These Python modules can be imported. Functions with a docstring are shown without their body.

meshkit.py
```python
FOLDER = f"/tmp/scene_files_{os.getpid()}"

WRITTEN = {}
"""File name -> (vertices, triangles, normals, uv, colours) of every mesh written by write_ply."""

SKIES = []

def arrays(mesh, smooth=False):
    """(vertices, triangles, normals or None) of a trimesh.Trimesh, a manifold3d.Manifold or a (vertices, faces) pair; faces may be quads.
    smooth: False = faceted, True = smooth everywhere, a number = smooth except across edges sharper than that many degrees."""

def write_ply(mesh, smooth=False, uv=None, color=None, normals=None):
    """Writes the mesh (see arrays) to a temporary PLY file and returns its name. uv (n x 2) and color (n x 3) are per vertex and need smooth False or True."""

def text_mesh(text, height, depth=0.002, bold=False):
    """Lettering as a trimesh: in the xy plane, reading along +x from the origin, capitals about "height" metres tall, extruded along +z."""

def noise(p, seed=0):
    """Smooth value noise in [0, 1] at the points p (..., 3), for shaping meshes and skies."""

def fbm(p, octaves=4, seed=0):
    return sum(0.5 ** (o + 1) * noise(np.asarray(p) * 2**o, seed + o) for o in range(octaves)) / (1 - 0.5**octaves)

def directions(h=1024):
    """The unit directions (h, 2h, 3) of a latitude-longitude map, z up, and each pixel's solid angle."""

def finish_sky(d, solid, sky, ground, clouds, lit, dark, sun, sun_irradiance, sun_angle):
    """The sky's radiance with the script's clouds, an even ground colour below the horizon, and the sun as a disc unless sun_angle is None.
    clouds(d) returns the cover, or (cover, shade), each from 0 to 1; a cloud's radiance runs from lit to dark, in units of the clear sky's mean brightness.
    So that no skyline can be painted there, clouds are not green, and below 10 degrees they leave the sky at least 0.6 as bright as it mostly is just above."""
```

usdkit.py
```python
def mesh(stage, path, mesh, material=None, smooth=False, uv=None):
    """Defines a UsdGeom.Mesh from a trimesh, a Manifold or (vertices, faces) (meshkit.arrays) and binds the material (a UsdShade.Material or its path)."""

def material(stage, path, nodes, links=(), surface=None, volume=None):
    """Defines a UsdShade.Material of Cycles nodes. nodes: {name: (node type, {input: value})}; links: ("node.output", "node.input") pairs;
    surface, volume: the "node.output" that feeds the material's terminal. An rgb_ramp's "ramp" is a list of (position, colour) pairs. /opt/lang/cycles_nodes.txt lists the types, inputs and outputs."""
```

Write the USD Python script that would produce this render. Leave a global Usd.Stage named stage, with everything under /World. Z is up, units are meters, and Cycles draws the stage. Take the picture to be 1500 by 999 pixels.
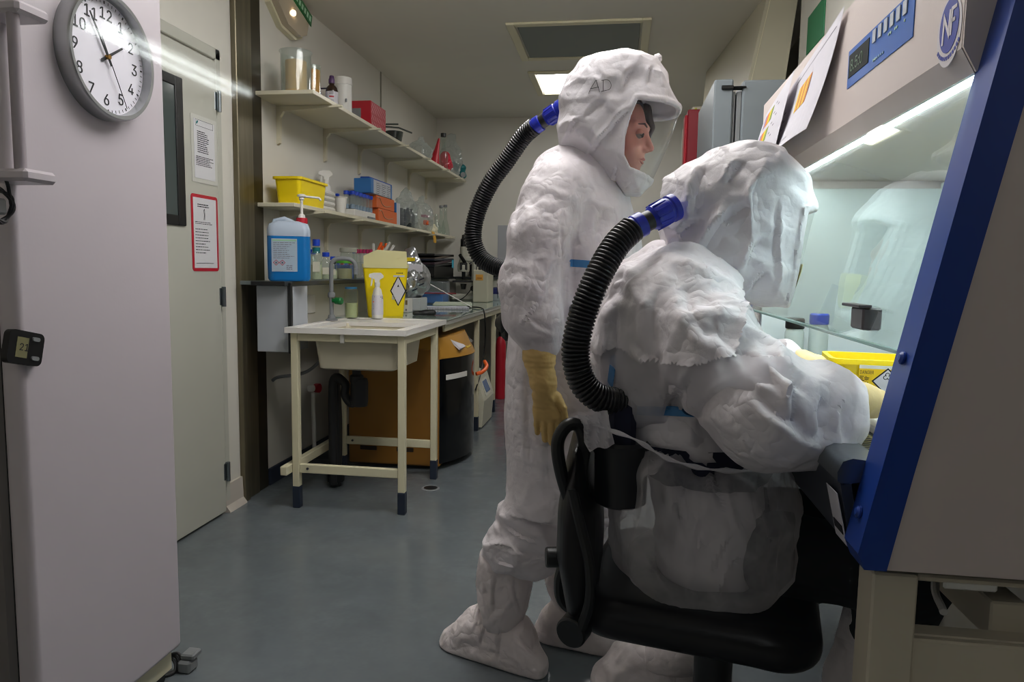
import math, re
import numpy as np, trimesh, manifold3d as m3
from shapely.geometry import Polygon, LineString, box as sbox
from shapely import affinity
import meshkit, usdkit
from pxr import Usd, UsdGeom, UsdLux, UsdShade, Gf, Sdf

stage = Usd.Stage.CreateInMemory()
UsdGeom.SetStageUpAxis(stage, UsdGeom.Tokens.z)
UsdGeom.SetStageMetersPerUnit(stage, 1.0)
UsdGeom.Xform.Define(stage, '/World')
UsdGeom.Scope.Define(stage, '/World/Looks')
A = np.array

# ------------------------------------------------------------------ camera, light, exposure
FPX, YAW, PITCH, ROLL = 1045.0, math.radians(8.45), math.radians(5.68), math.radians(0.87)
EYE = A([0, 0, 1.15])
EXPOSURE = 0.0
fw = A([-math.sin(YAW) * math.cos(PITCH), math.cos(YAW) * math.cos(PITCH), -math.sin(PITCH)])
rt = A([math.cos(YAW), math.sin(YAW), 0.0])
up = np.cross(rt, fw)
r_, u_ = rt * math.cos(ROLL) + up * math.sin(ROLL), -rt * math.sin(ROLL) + up * math.cos(ROLL)
cam = UsdGeom.Camera.Define(stage, '/World/camera')
M4 = np.eye(4); M4[0, :3], M4[1, :3], M4[2, :3], M4[3, :3] = r_, u_, -fw, EYE
cam.AddTransformOp().Set(Gf.Matrix4d(*M4.ravel().tolist()))
cam.CreateHorizontalApertureAttr(36.0); cam.CreateVerticalApertureAttr(36.0 * 999 / 1500)
cam.CreateFocalLengthAttr(36.0 * FPX / 1500); cam.CreateClippingRangeAttr(Gf.Vec2f(0.02, 60))
cam.CreateExposureAttr(EXPOSURE)

PANEL_LIGHT = 14.5        # radiance of the lit ceiling panels
CABINET_LIGHT = 46.0     # radiance of the safety cabinet's tube
CORRIDOR_LIGHT = 16.0    # radiance of the corridor's tubes behind the window, and of the added fill lamp
dome = UsdLux.DomeLight.Define(stage, '/World/dome_light')
dome.CreateIntensityAttr(0.02); dome.CreateColorAttr(Gf.Vec3f(0.9, 0.95, 1.0))

# ------------------------------------------------------------------ materials
def lin(h):
    c = A([int(h[i:i + 2], 16) for i in (0, 2, 4)]) / 255.0
    return tuple(np.where(c < 0.04045, c / 12.92, ((c + 0.055) / 1.055) ** 2.4))

MATS = {}
def mat(name, hexc, rough=0.5, metal=0.0, var=0.0, vscale=6.0, bump=0.0, bscale=60.0, spec=0.5, coat=0.0, trans=0.0, sss=0.0, stretch=(1, 1, 1), ior=1.5, sheen=0.0, rvar=0.0):
    if name in MATS: return MATS[name]
    c = lin(hexc)
    n = {'p': ('principled_bsdf', {'base_color': c, 'roughness': rough, 'metallic': metal, 'specular_ior_level': spec, 'coat_weight': coat, 'transmission_weight': trans, 'ior': ior, 'subsurface_weight': sss, 'sheen_weight': sheen})}
    l = []
    if var or bump or rvar:
        n['g'] = ('geometry', {}); n['m'] = ('mapping', {'scale': stretch}); l.append(('g.position', 'm.vector'))
    if var:
        n['t'] = ('noise_texture', {'scale': vscale, 'detail': 5.0, 'roughness': 0.6})
        n['r'] = ('rgb_ramp', {'ramp': [(0.3, tuple(x * (1 - var) for x in c)), (0.7, tuple(min(1, x * (1 + var * 0.6)) for x in c))]})
        l += [('m.vector', 't.vector'), ('t.fac', 'r.fac'), ('r.color', 'p.base_color')]
    if rvar:
        n['t3'] = ('noise_texture', {'scale': 3.0, 'detail': 6.0, 'roughness': 0.7})
        n['mr'] = ('map_range', {'from_min': 0.3, 'from_max': 0.7, 'to_min': rough - rvar, 'to_max': rough + rvar})
        l += [('m.vector', 't3.vector'), ('t3.fac', 'mr.value'), ('mr.result', 'p.roughness')]
    if bump:
        n['t2'] = ('noise_texture', {'scale': bscale, 'detail': 4.0})
        n['b'] = ('bump', {'strength': 0.6, 'distance': bump})
        l += [('m.vector', 't2.vector'), ('t2.fac', 'b.height'), ('b.normal', 'p.normal')]
    MATS[name] = usdkit.material(stage, '/World/Looks/' + name, n, l, surface='p.BSDF')
    return MATS[name]

def emit(name, col, strength):
    if name not in MATS:
        MATS[name] = usdkit.material(stage, '/World/Looks/' + name, {'e': ('emission', {'color': col, 'strength': strength})}, [], surface='e.emission')
    return MATS[name]

def pane_mat(name, tint=(1, 1, 1), ior=1.5, rough=0.0, boost=1.0, haze=0.0, hazecol=(0.8, 0.85, 0.85)):
    if name in MATS: return MATS[name]
    f0 = ((ior - 1) / (ior + 1)) ** 2
    n = {'f': ('layer_weight', {'blend': 0.5}), 'w': ('math', {'math_type': 'power', 'value2': 5.0}), 'k': ('math', {'math_type': 'multiply_add', 'value2': (1 - f0) * min(boost, 1.3), 'value3': f0 * boost, 'use_clamp': True}), 't': ('transparent_bsdf', {'color': tint}), 'g': ('glossy_bsdf', {'color': (1, 1, 1), 'roughness': rough}), 'x': ('mix_closure', {})}
    l = [('f.facing', 'w.value1'), ('w.value', 'k.value1'), ('k.value', 'x.fac'), ('t.BSDF', 'x.closure1'), ('g.BSDF', 'x.closure2')]
    out = 'x.closure'
    if haze:
        n['d'] = ('diffuse_bsdf', {'color': hazecol}); n['tl'] = ('translucent_bsdf', {'color': hazecol}); n['dd'] = ('mix_closure', {'fac': 0.5}); n['y'] = ('mix_closure', {'fac': haze})
        l += [('d.BSDF', 'dd.closure1'), ('tl.BSDF', 'dd.closure2'), ('x.closure', 'y.closure1'), ('dd.closure', 'y.closure2')]
        out = 'y.closure'
    MATS[name] = usdkit.material(stage, '/World/Looks/' + name, n, l, surface=out)
    return MATS[name]

def veil_mat(name, col, opac, edge=0.5):
    """sheer non-woven cloth: thin, partly see-through, denser where seen edge-on and in its folds"""
    if name in MATS: return MATS[name]
    n = {'w': ('layer_weight', {'blend': 0.35}), 'g': ('geometry', {}), 'no': ('noise_texture', {'scale': 22.0, 'detail': 6.0, 'roughness': 0.65}),
         'mr': ('map_range', {'from_min': 0.3, 'from_max': 0.7, 'to_min': opac - 0.12, 'to_max': opac + 0.12}), 'k': ('math', {'math_type': 'multiply_add', 'value2': edge, 'use_clamp': True}),
         't': ('transparent_bsdf', {}), 'd': ('diffuse_bsdf', {'color': col}), 'l': ('translucent_bsdf', {'color': col}), 'm': ('mix_closure', {'fac': 0.35}), 'x': ('mix_closure', {})}
    l = [('g.position', 'no.vector'), ('no.fac', 'mr.value'), ('w.facing', 'k.value1'), ('mr.result', 'k.value3'), ('k.value', 'x.fac'), ('t.BSDF', 'x.closure1'), ('d.BSDF', 'm.closure1'), ('l.BSDF', 'm.closure2'), ('m.closure', 'x.closure2')]
    MATS[name] = usdkit.material(stage, '/World/Looks/' + name, n, l, surface='x.closure')
    return MATS[name]

def cloth(name, hexc, s1=11.0, s2=27.0, d=0.006, rough=0.55, var=0.03):
    """non-woven cloth: sharp creases where two noises change sign"""
    c = lin(hexc)
    n = {'g': ('geometry', {}), 'n1': ('noise_texture', {'scale': s1, 'detail': 1.0, 'distortion': 0.25}), 'n2': ('noise_texture', {'scale': s2, 'detail': 1.5, 'distortion': 0.2}), 'n3': ('noise_texture', {'scale': 4.0, 'detail': 1.0}), 'n4': ('noise_texture', {'scale': 160.0, 'detail': 2.0}),
         'a1': ('math', {'math_type': 'subtract', 'value2': 0.5}), 'b1': ('math', {'math_type': 'absolute'}), 'a2': ('math', {'math_type': 'subtract', 'value2': 0.5}), 'b2': ('math', {'math_type': 'absolute'}),
         'w': ('map_range', {'from_min': 0.35, 'from_max': 0.62, 'to_min': 0.35, 'to_max': 1.6, 'clamp': True}), 'm1': ('math', {'math_type': 'multiply'}), 'm2': ('math', {'math_type': 'multiply_add', 'value2': 0.55}), 'm4': ('math', {'math_type': 'multiply_add', 'value2': 0.02}),
         'bp': ('bump', {'strength': 1.0, 'distance': d * 1.7}), 'p': ('principled_bsdf', {'base_color': c, 'roughness': rough, 'specular_ior_level': 0.35}), 't': ('noise_texture', {'scale': 30.0, 'detail': 5.0}), 'r': ('rgb_ramp', {'ramp': [(0.3, tuple(x * (1 - var) for x in c)), (0.7, tuple(min(1, x * (1 + var)) for x in c))]})}
    l = [('g.position', k + '.vector') for k in ('n1', 'n2', 'n3', 'n4', 't')] + [('n1.fac', 'a1.value1'), ('a1.value', 'b1.value1'), ('n2.fac', 'a2.value1'), ('a2.value', 'b2.value1'), ('n3.fac', 'w.value'), ('b1.value', 'm2.value3'), ('b2.value', 'm2.value1'), ('m2.value', 'm1.value1'), ('w.result', 'm1.value2'), ('n4.fac', 'm4.value1'), ('m1.value', 'm4.value3'), ('m4.value', 'bp.height'), ('bp.normal', 'p.normal'), ('t.fac', 'r.fac'), ('r.color', 'p.base_color')]
    MATS[name] = usdkit.material(stage, '/World/Looks/' + name, n, l, surface='p.BSDF'); return MATS[name]

WALL = mat('wall_paint', 'd2cfc5', 0.55, var=0.05, vscale=1.5, bump=0.0006, bscale=90)
CEIL = mat('ceiling_paint', 'dddad0', 0.7, var=0.05, vscale=1.0)
FLOOR = mat('floor_vinyl', '666d71', 0.2, var=0.12, vscale=2.2, bump=0.0004, bscale=5, rvar=0.1, spec=0.5)
DOORP = mat('door_paint', 'b4b4a9', 0.4, var=0.03, vscale=2)
STEEL = mat('aged_steel_trim', '77705c', 0.38, metal=0.75, var=0.25, vscale=3, stretch=(8, 8, 0.6))
DSTEEL = mat('dark_steel_trim', '4a4434', 0.3, metal=0.7, var=0.2, vscale=4)
FRIDGE = mat('fridge_enamel', 'c0b8be', 0.35, var=0.03, vscale=2.0, bump=0.0003, bscale=120)
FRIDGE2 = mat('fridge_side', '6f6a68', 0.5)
WPLAST = mat('white_plastic', 'dcdad4', 0.4)
CREAM = mat('cream_plastic', 'd8d2b4', 0.4)
BLACK = mat('black_plastic', '070708', 0.4)
BLACKR = mat('black_rubber', '131316', 0.55)
HOSE = mat('hose_black', '101014', 0.28)
GREY = mat('grey_plastic', '7d8082', 0.45)
CHROME = mat('brushed_aluminium', 'a9abac', 0.3, metal=0.9, var=0.08, vscale=20)
SSTEEL = mat('stainless_steel', '8f979b', 0.28, metal=0.95, var=0.1, vscale=9, stretch=(1, 10, 1))
YELLOW = mat('yellow_plastic', 'f3d705', 0.4)
BLUEP = mat('blue_connector_plastic', '1b2aa8', 0.3)
BLUEC = mat('blue_cap_plastic', '1740b8', 0.35)
RED = mat('red_plastic', 'b3172a', 0.4)
ORANGE = mat('orange_plastic', 'f0641e', 0.4)
GREEN = mat('green_plastic', '0d6a32', 0.4)
TEAL = mat('teal_plastic', '0d6f73', 0.4)
PAPER = mat('paper_white', 'cfccd4', 0.8)
INK = mat('ink_black', '1b1b22', 0.7)
INKG = mat('ink_grey', '77777f', 0.7)
SHELF = mat('shelf_laminate', 'd3cdb6', 0.35)
TYVEK = cloth('coverall_nonwoven', 'e6dfe3', 10, 26, 0.008)
TYVEK2 = cloth('hood_nonwoven', 'dfdade', 7, 20, 0.014, 0.5)
SHOE = cloth('overshoe_nonwoven', 'e0d6d6', 9, 24, 0.010)
TAPE = mat('blue_seam_tape', '4a8cc4', 0.5, var=0.08, vscale=30)
GLOVE = mat('latex_glove', 'dcb873', 0.5, var=0.08, vscale=25, bump=0.0012, bscale=60)
GLOVE2 = mat('pale_latex_glove', 'dfc68d', 0.5, var=0.06, vscale=25, bump=0.0012, bscale=60)
SKIN = mat('skin', 'd29284', 0.5, sss=0.15, var=0.08, vscale=18)
HAIR = mat('dark_brown_hair', '2a1a16', 0.5, var=0.3, vscale=80, stretch=(1, 1, 0.2))
LIPS = mat('lips', 'a85a56', 0.45)
EYEW = mat('eye_white', '8f8781', 0.5)
IRIS = mat('eye_iris', '2d221c', 0.2)
NAVY = mat('navy_fabric', '10132e', 0.8, var=0.2, vscale=30)
BELT = mat('grey_belt_fabric', '5a5d66', 0.8, var=0.15, vscale=30)
CABINET = mat('cabinet_enamel', 'd2c5c0', 0.45, var=0.03, vscale=2, bump=0.0003, bscale=140)
STANDM = mat('stand_enamel', 'cbc1ac', 0.45)
BLUEE = mat('blue_enamel', '163c92', 0.4, var=0.03)
LAMIN = mat('cabinet_inside', 'd5dcdc', 0.35)
DGREY = mat('dark_grey_panel', '34363a', 0.5)
FGREY = mat('grey_cabinet', '757d82', 0.45)
BEIGE = mat('beige_steel', 'd4cdae', 0.4)
DBLUE = mat('dark_blue_foot', '1c2638', 0.5)
OCHRE = mat('ochre_enamel', '9a6a24', 0.5, var=0.08, vscale=4)
GLOSSB = mat('gloss_black', '06080c', 0.12)
CHAIRF = mat('chair_fabric', '0c0b0d', 0.75, bump=0.001, bscale=300)
CHAIRL = mat('chair_vinyl', '080507', 0.36, spec=0.3)
PANE = pane_mat('window_glass', (0.985, 0.995, 0.99), 1.5, 0.04, 1.0)
SASH = pane_mat('sash_glass', (0.93, 0.98, 0.97), 1.5, 0.0, 1.0)
VISOR = pane_mat('visor_film', (0.97, 0.98, 0.98), 1.45, 0.04, 0.5, haze=0.03)
CLEAR = pane_mat('clear_plastic', (0.86, 0.9, 0.88), 1.45, 0.05, 1.2, haze=0.16)
CLEARG = pane_mat('clear_glass', (0.88, 0.93, 0.9), 1.5, 0.03, 1.0, haze=0.05)
BAGM = pane_mat('clear_bag', (0.85, 0.88, 0.87), 1.45, 0.12, 1.5, haze=0.22)
GLASSTOP = pane_mat('glass_sheet', (0.8, 0.93, 0.88), 1.5, 0.0, 1.2, haze=0.04, hazecol=(0.6, 0.8, 0.7))
VEIL = veil_mat('sheer_gown', (0.82, 0.78, 0.80), 0.32, 0.5)
TROUSER = mat('black_trousers', '0b0c12', 0.8)
VEIL2 = veil_mat('sheer_gown_upper', (0.82, 0.79, 0.82), 0.6, 0.35)

# ------------------------------------------------------------------ scene writing
USED = {}
def fresh(base):
    k = USED.get(base, 0); USED[base] = k + 1
    return base if k == 0 else f'{base}_{k:03d}'

class Node:
    def __init__(s, path, loc): s.path, s.loc = path, A(loc, float)

def meta(p, **kw):
    for k, v in kw.items():
        if v: p.SetCustomDataByKey(k, v)

def thing(name, label, cat, loc=(0, 0, 0), group=None, kind=None):
    path = fresh('/World/' + name)
    x = UsdGeom.Xform.Define(stage, path); x.AddTranslateOp().Set(Gf.Vec3d(*map(float, loc)))
    meta(x.GetPrim(), label=label, category=cat, group=group, kind=kind)
    return Node(path, loc)

def part(parent, name, mesh, m, label=None, smooth=30, kind=None):
    """mesh in world coordinates, written in the thing's own frame"""
    if isinstance(mesh, list): mesh = cat_(mesh)
    path = fresh(parent.path + '/' + name)
    v, f = arr(mesh)
    g = usdkit.mesh(stage, path, (v - parent.loc, f), m, smooth=smooth)
    meta(g.GetPrim(), label=label, kind=kind)
    return Node(path, parent.loc)

def single(name, mesh, m, label, cat, group=None, smooth=30, kind=None):
    if isinstance(mesh, list): mesh = cat_(mesh)
    path = fresh('/World/' + name)
    v, f = arr(mesh)
    loc = A([(v[:, 0].min() + v[:, 0].max()) / 2, (v[:, 1].min() + v[:, 1].max()) / 2, v[:, 2].min()])
    g = usdkit.mesh(stage, path, (v - loc, f), m, smooth=smooth)
    g.AddTranslateOp().Set(Gf.Vec3d(*loc.tolist()))
    meta(g.GetPrim(), label=label, category=cat, group=group, kind=kind)
    return Node(path, loc)

def struct(name, mesh, m, label, cat, smooth=30):
    return single(name, mesh, m, label, cat, kind='structure', smooth=smooth)

def copy_of(src, name, label, cat, loc, rz=0, group=None):
    path = fresh('/World/' + name)
    x = UsdGeom.Xform.Define(stage, path)
    x.GetPrim().GetReferences().AddInternalReference(src.path)
    x.ClearXformOpOrder()
    x.AddTranslateOp().Set(Gf.Vec3d(*map(float, loc)))
    if rz: x.AddRotateZOp().Set(float(rz))
    meta(x.GetPrim(), label=label, category=cat, group=group)
    x.GetPrim().SetInstanceable(True)
    return Node(path, loc)

# ------------------------------------------------------------------ mesh helpers
def arr(m):
    if hasattr(m, 'to_mesh'):
        q = m.to_mesh(); return A(q.vert_properties[:, :3], float), A(q.tri_verts, int)
    if isinstance(m, tuple): return A(m[0], float), A(m[1], int)
    return A(m.vertices), A(m.faces)

def tm(m): v, f = arr(m); return trimesh.Trimesh(v, f, process=False)
def cat_(ms):
    V, F, o = [], [], 0
    for m in ms:
        v, f = arr(m); V.append(v); F.append(f + o); o += len(v)
    return trimesh.Trimesh(np.vstack(V), np.vstack(F), process=False)

def hull(pts): return trimesh.convex.convex_hull(A(pts, float))
def bx(x0, x1, y0, y1, z0, z1, b=0.003):
    x0, x1, y0, y1, z0, z1 = min(x0, x1), max(x0, x1), min(y0, y1), max(y0, y1), min(z0, z1), max(z0, z1)
    b = min(b, 0.45 * (x1 - x0), 0.45 * (y1 - y0), 0.45 * (z1 - z0))
    P = []
    for i in range(3):
        c = [0, 0, 0]; c[i] = b
        for x in (x0 + b - c[0], x1 - b + c[0]):
            for y in (y0 + b - c[1], y1 - b + c[1]):
                for z in (z0 + b - c[2], z1 - b + c[2]): P.append((x, y, z))
    return hull(P)

def frame3(d):
    d = A(d, float); d = d / np.linalg.norm(d)
    a = np.cross(d, [0, 0, 1.0] if abs(d[2]) < 0.9 else [1.0, 0, 0]); a /= np.linalg.norm(a)
    return a, np.cross(d, a), d

def grid_faces(n, s, closed=True):
    F = []
    for i in range(n - 1):
        for j in range(s if closed else s - 1):
            a, b = i * s + j, i * s + (j + 1) % s
            F += [(a, b, b + s), (a, b + s, a + s)]
    return F

def rings(R, cap=True):
    """list of rings (k x 3, same k) -> closed tube"""
    s = len(R[0]); V = np.vstack(R); F = grid_faces(len(R), s)
    if cap:
        V = np.vstack([V, R[0].mean(0), R[-1].mean(0)]); n = len(V); L = (len(R) - 1) * s
        for j in range(s): F += [(n - 2, (j + 1) % s, j), (n - 1, L + j, L + (j + 1) % s)]
    m = trimesh.Trimesh(V, A(F), process=False)
    if m.volume < 0: m.invert()
    return m

def lathe(profile, base=(0, 0, 0), axis=(0, 0, 1), s=28, cap=True, squash=1.0, twist=0.0):
    """profile: (radius, height) pairs along axis from base"""
    a, b, d = frame3(axis); t = np.arange(s) * 2 * math.pi / s + twist
    return rings([A(base) + d * h + max(r, 1e-4) * (np.cos(t)[:, None] * a + squash * np.sin(t)[:, None] * b) for r, h in profile], cap)

def cyl(p, q, r, r2=None, s=20): 
    p, q = A(p, float), A(q, float)
    return lathe([(r, 0), (r if r2 is None else r2, np.linalg.norm(q - p))], p, q - p, s)

def spline(pts, n):
    P = A(pts, float); P = np.vstack([2 * P[0] - P[1], P, 2 * P[-1] - P[-2]]); out = []
    m = len(P) - 3
    for t in np.linspace(0, m, n):
        i = min(int(t), m - 1); u = t - i; a, b, c, d = P[i:i + 4]
        out.append(0.5 * (2 * b + (c - a) * u + (2 * a - 5 * b + 4 * c - d) * u * u + (3 * b - a - 3 * c + d) * u ** 3))
    return A(out)

def sweep(path, r, s=10, cap=True, flat=1.0):
    P = A(path, float); T = np.gradient(P, axis=0); T /= np.linalg.norm(T, axis=1, keepdims=True) + 1e-12
    a = frame3(T[0])[0]; R = []; t = np.arange(s) * 2 * math.pi / s
    r = np.broadcast_to(r, (len(P),))
    for p, d, q in zip(P, T, r):
        a = a - d * (a @ d); a /= np.linalg.norm(a); b = np.cross(d, a)
        R.append(p + q * (np.cos(t)[:, None] * a + flat * np.sin(t)[:, None] * b))
    return rings(R, cap)

def wire(pts, r, n=40, s=8): return sweep(spline(pts, n), r, s)

def ext(poly, depth, o=(0, 0, 0), X=(1, 0, 0), Y=(0, 1, 0)):
    """polygon (points or shapely) in the plane o + x X + y Y, extruded along X x Y by depth"""
    if not hasattr(poly, 'exterior'): poly = Polygon(poly)
    if not poly.is_valid: poly = poly.buffer(0)
    ms = [trimesh.creation.extrude_polygon(g, abs(depth), engine='earcut') for g in getattr(poly, 'geoms', [poly])]
    m = cat_(ms); X, Y = A(X, float), A(Y, float); N = np.cross(X, Y)
    v = A(m.vertices); 
    if depth < 0: v[:, 2] -= abs(depth)
    m = trimesh.Trimesh(A(o) + v[:, :1] * X + v[:, 1:2] * Y + v[:, 2:3] * N, m.faces, process=False)
    return m

def rrect(x0, y0, x1, y1, r): return sbox(x0 + r, y0 + r, x1 - r, y1 - r).buffer(r, quad_segs=5)
def text(s, h, o, X, Y, d=0.0006, bold=False, center=False):
    m = meshkit.text_mesh(s, h, d, bold); v = A(m.vertices)
    if center: v[:, 0] -= v[:, 0].mean() * 0 + (v[:, 0].max() + v[:, 0].min()) / 2; v[:, 1] -= (v[:, 1].max() + v[:, 1].min()) / 2
    X, Y = A(X, float), A(Y, float)
    return trimesh.Trimesh(A(o) + v[:, :1] * X + v[:, 1:2] * Y + v[:, 2:] * np.cross(X, Y), m.faces, process=False)

def lines(o, X, Y, w, rows, h=0.003, gap=0.007, seed=0, d=0.0005, words=True):
    """printed lines too small to read"""
    g = np.random.default_rng(seed); ms = []
    for k in range(rows):
        x, end = 0.0, w * g.uniform(0.55, 1.0)
        while x < end:
            l = g.uniform(0.006, 0.02) if words else end
            ms.append(ext(sbox(x, -k * gap - h, min(end, x + l), -k * gap), d, o, X, Y)); x += l + 0.003
    return cat_(ms)

def rot(m, axis, deg, about):
    T = trimesh.transformations.rotation_matrix(math.radians(deg), axis, about); m = tm(m).copy(); m.apply_transform(T); return m

# ---- implicit surfaces: a field sampled on a grid and meshed by surface nets
class Field:
    def __init__(s, lo, hi, h):
        s.lo, s.h = A(lo, float), h; s.n = np.ceil((A(hi) - s.lo) / h).astype(int) + 1
        s.x = (s.lo[0] + h * np.arange(s.n[0]))[:, None, None].astype(np.float32)
        s.y = (s.lo[1] + h * np.arange(s.n[1]))[None, :, None].astype(np.float32)
        s.z = (s.lo[2] + h * np.arange(s.n[2]))[None, None, :].astype(np.float32)
    def pts(s): return np.stack(np.broadcast_arrays(s.x, s.y, s.z), -1)
    def cap(s, a, b, ra, rb=None, sq=(1, 1, 1)):
        rb = ra if rb is None else rb; a, b = A(a, float), A(b, float); ba = (b - a) / A(sq); 
        px, py, pz = (s.x - a[0]) / sq[0], (s.y - a[1]) / sq[1], (s.z - a[2]) / sq[2]
        t = np.clip((px * ba[0] + py * ba[1] + pz * ba[2]) / (ba @ ba), 0, 1)
        return np.sqrt((px - t * ba[0]) ** 2 + (py - t * ba[1]) ** 2 + (pz - t * ba[2]) ** 2) - (ra + (rb - ra) * t)
    def chain(s, pts, k=0.02):
        d = None
        for (p, r), (q, r2) in zip(pts[:-1], pts[1:]): e = s.cap(p, q, r, r2); d = e if d is None else smin(d, e, k)
        return d
    def ell(s, c, r, R=None):
        q = [s.x - c[0], s.y - c[1], s.z - c[2]]
        if R is not None: q = [R[0, i] * q[0] + R[1, i] * q[1] + R[2, i] * q[2] for i in range(3)]
        k0 = np.sqrt(sum((q[i] / r[i]) ** 2 for i in range(3))); k1 = np.sqrt(sum((q[i] / r[i] ** 2) ** 2 for i in range(3)))
        return k0 * (k0 - 1) / np.maximum(k1, 1e-6)
    def polyd(s, poly):
        """signed distance to an outline in the x-z plane (negative inside), shape (nx, 1, nz)"""
        P = A(poly, float); x, z = s.x[:, 0, 0][:, None], s.z[0, 0][None]
        d = np.full((s.n[0], s.n[2]), 1e9); ins = np.zeros(d.shape, bool)
        for a, b in zip(P, np.roll(P, -1, 0)):
            e = b - a; t = np.clip(((x - a[0]) * e[0] + (z - a[1]) * e[1]) / (e @ e), 0, 1)
            d = np.minimum(d, (x - a[0] - t * e[0]) ** 2 + (z - a[1] - t * e[1]) ** 2)
            c = (a[1] > z) != (b[1] > z); ins ^= c & (x < (b[0] - a[0]) * (z - a[1]) / (b[1] - a[1] + 1e-12) + a[0])
        d = np.sqrt(d); return np.where(ins, -d, d)[:, None, :].astype(np.float32)
    def inflate(s, poly, yc, W, R, p=2.2):
        q = np.maximum(1 + s.polyd(poly) / R, 0); w = np.abs(s.y - yc) / W
        return ((q ** p + w ** p) ** (1 / p) - 1) * min(R, W)
    def mesh(s, f):
        f = np.broadcast_to(f, s.n).astype(np.float32); i = f < 0; n = s.n
        cnt = np.zeros(n - 1); acc = np.zeros((*(n - 1), 3))
        off = A(np.meshgrid([0, 1], [0, 1], [0, 1], indexing='ij')).reshape(3, -1).T
        sl = lambda o: tuple(slice(o[k], n[k] - 1 + o[k]) for k in range(3))
        for a in off:
            for k in range(3):
                if a[k]: continue
                b = a.copy(); b[k] = 1; fa, fb = f[sl(a)], f[sl(b)]; c = (fa < 0) != (fb < 0)
                t = np.where(c, fa / np.where(c, fa - fb, 1), 0)
                for m in range(3): acc[..., m] += np.where(c, a[m] + (t if m == k else 0), 0)
                cnt += c
        on = cnt > 0; idx = np.full(n - 1, -1); idx[on] = np.arange(on.sum())
        cells = np.argwhere(on); V = s.lo + s.h * (cells + acc[on] / cnt[on][:, None]); F = []
        for k in range(3):
            a, b = (k + 1) % 3, (k + 2) % 3
            s0 = [slice(1, n[m] - 1) for m in range(3)]; s0[k] = slice(0, n[k] - 1); s1 = list(s0); s1[k] = slice(1, n[k])
            c = i[tuple(s0)] != i[tuple(s1)]; e = np.argwhere(c); 
            if not len(e): continue
            flip = i[tuple(s0)][c]; e = e + A([0 if m == k else 1 for m in range(3)])
            def at(da, db): q = e.copy(); q[:, a] -= da; q[:, b] -= db; return idx[tuple(q.T)]
            q = np.stack([at(1, 1), at(0, 1), at(0, 0), at(1, 0)], 1); q = np.where(flip[:, None], q, q[:, ::-1])
            F += [q[:, [0, 1, 2]], q[:, [0, 2, 3]]]
        F = np.vstack(F); F = F[(F >= 0).all(1)]
        return trimesh.Trimesh(V, F, process=False)

def smin(a, b, k):
    h = np.clip(0.5 + 0.5 * (b - a) / k, 0, 1); return b * (1 - h) + a * h - k * h * (1 - h)

def ridge(P, s, seed, st=(1, 1, 1)):
    Q = P * A(st) * s; Q = Q + 0.9 * np.stack([meshkit.noise(Q * 0.7 + 7.7 * k, seed + 31 + k) for k in range(3)], -1)
    return (1 - np.abs(2 * meshkit.noise(Q, seed) - 1)) ** 1.6 - 0.45

def calm(m, it, most=.003):
    """a light smoothing that moves no vertex farther than most"""
    if not it: return m
    v = A(m.vertices).copy(); q = trimesh.Trimesh(v, m.faces, process=False); trimesh.smoothing.filter_taubin(q, iterations=it)
    d = A(q.vertices) - v; l = np.linalg.norm(d, axis=1, keepdims=True); d = np.where(l > 4 * most, 0, d * np.minimum(1, most / np.maximum(l, 1e-9)))
    return trimesh.Trimesh(v + d, m.faces, process=False)

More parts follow.
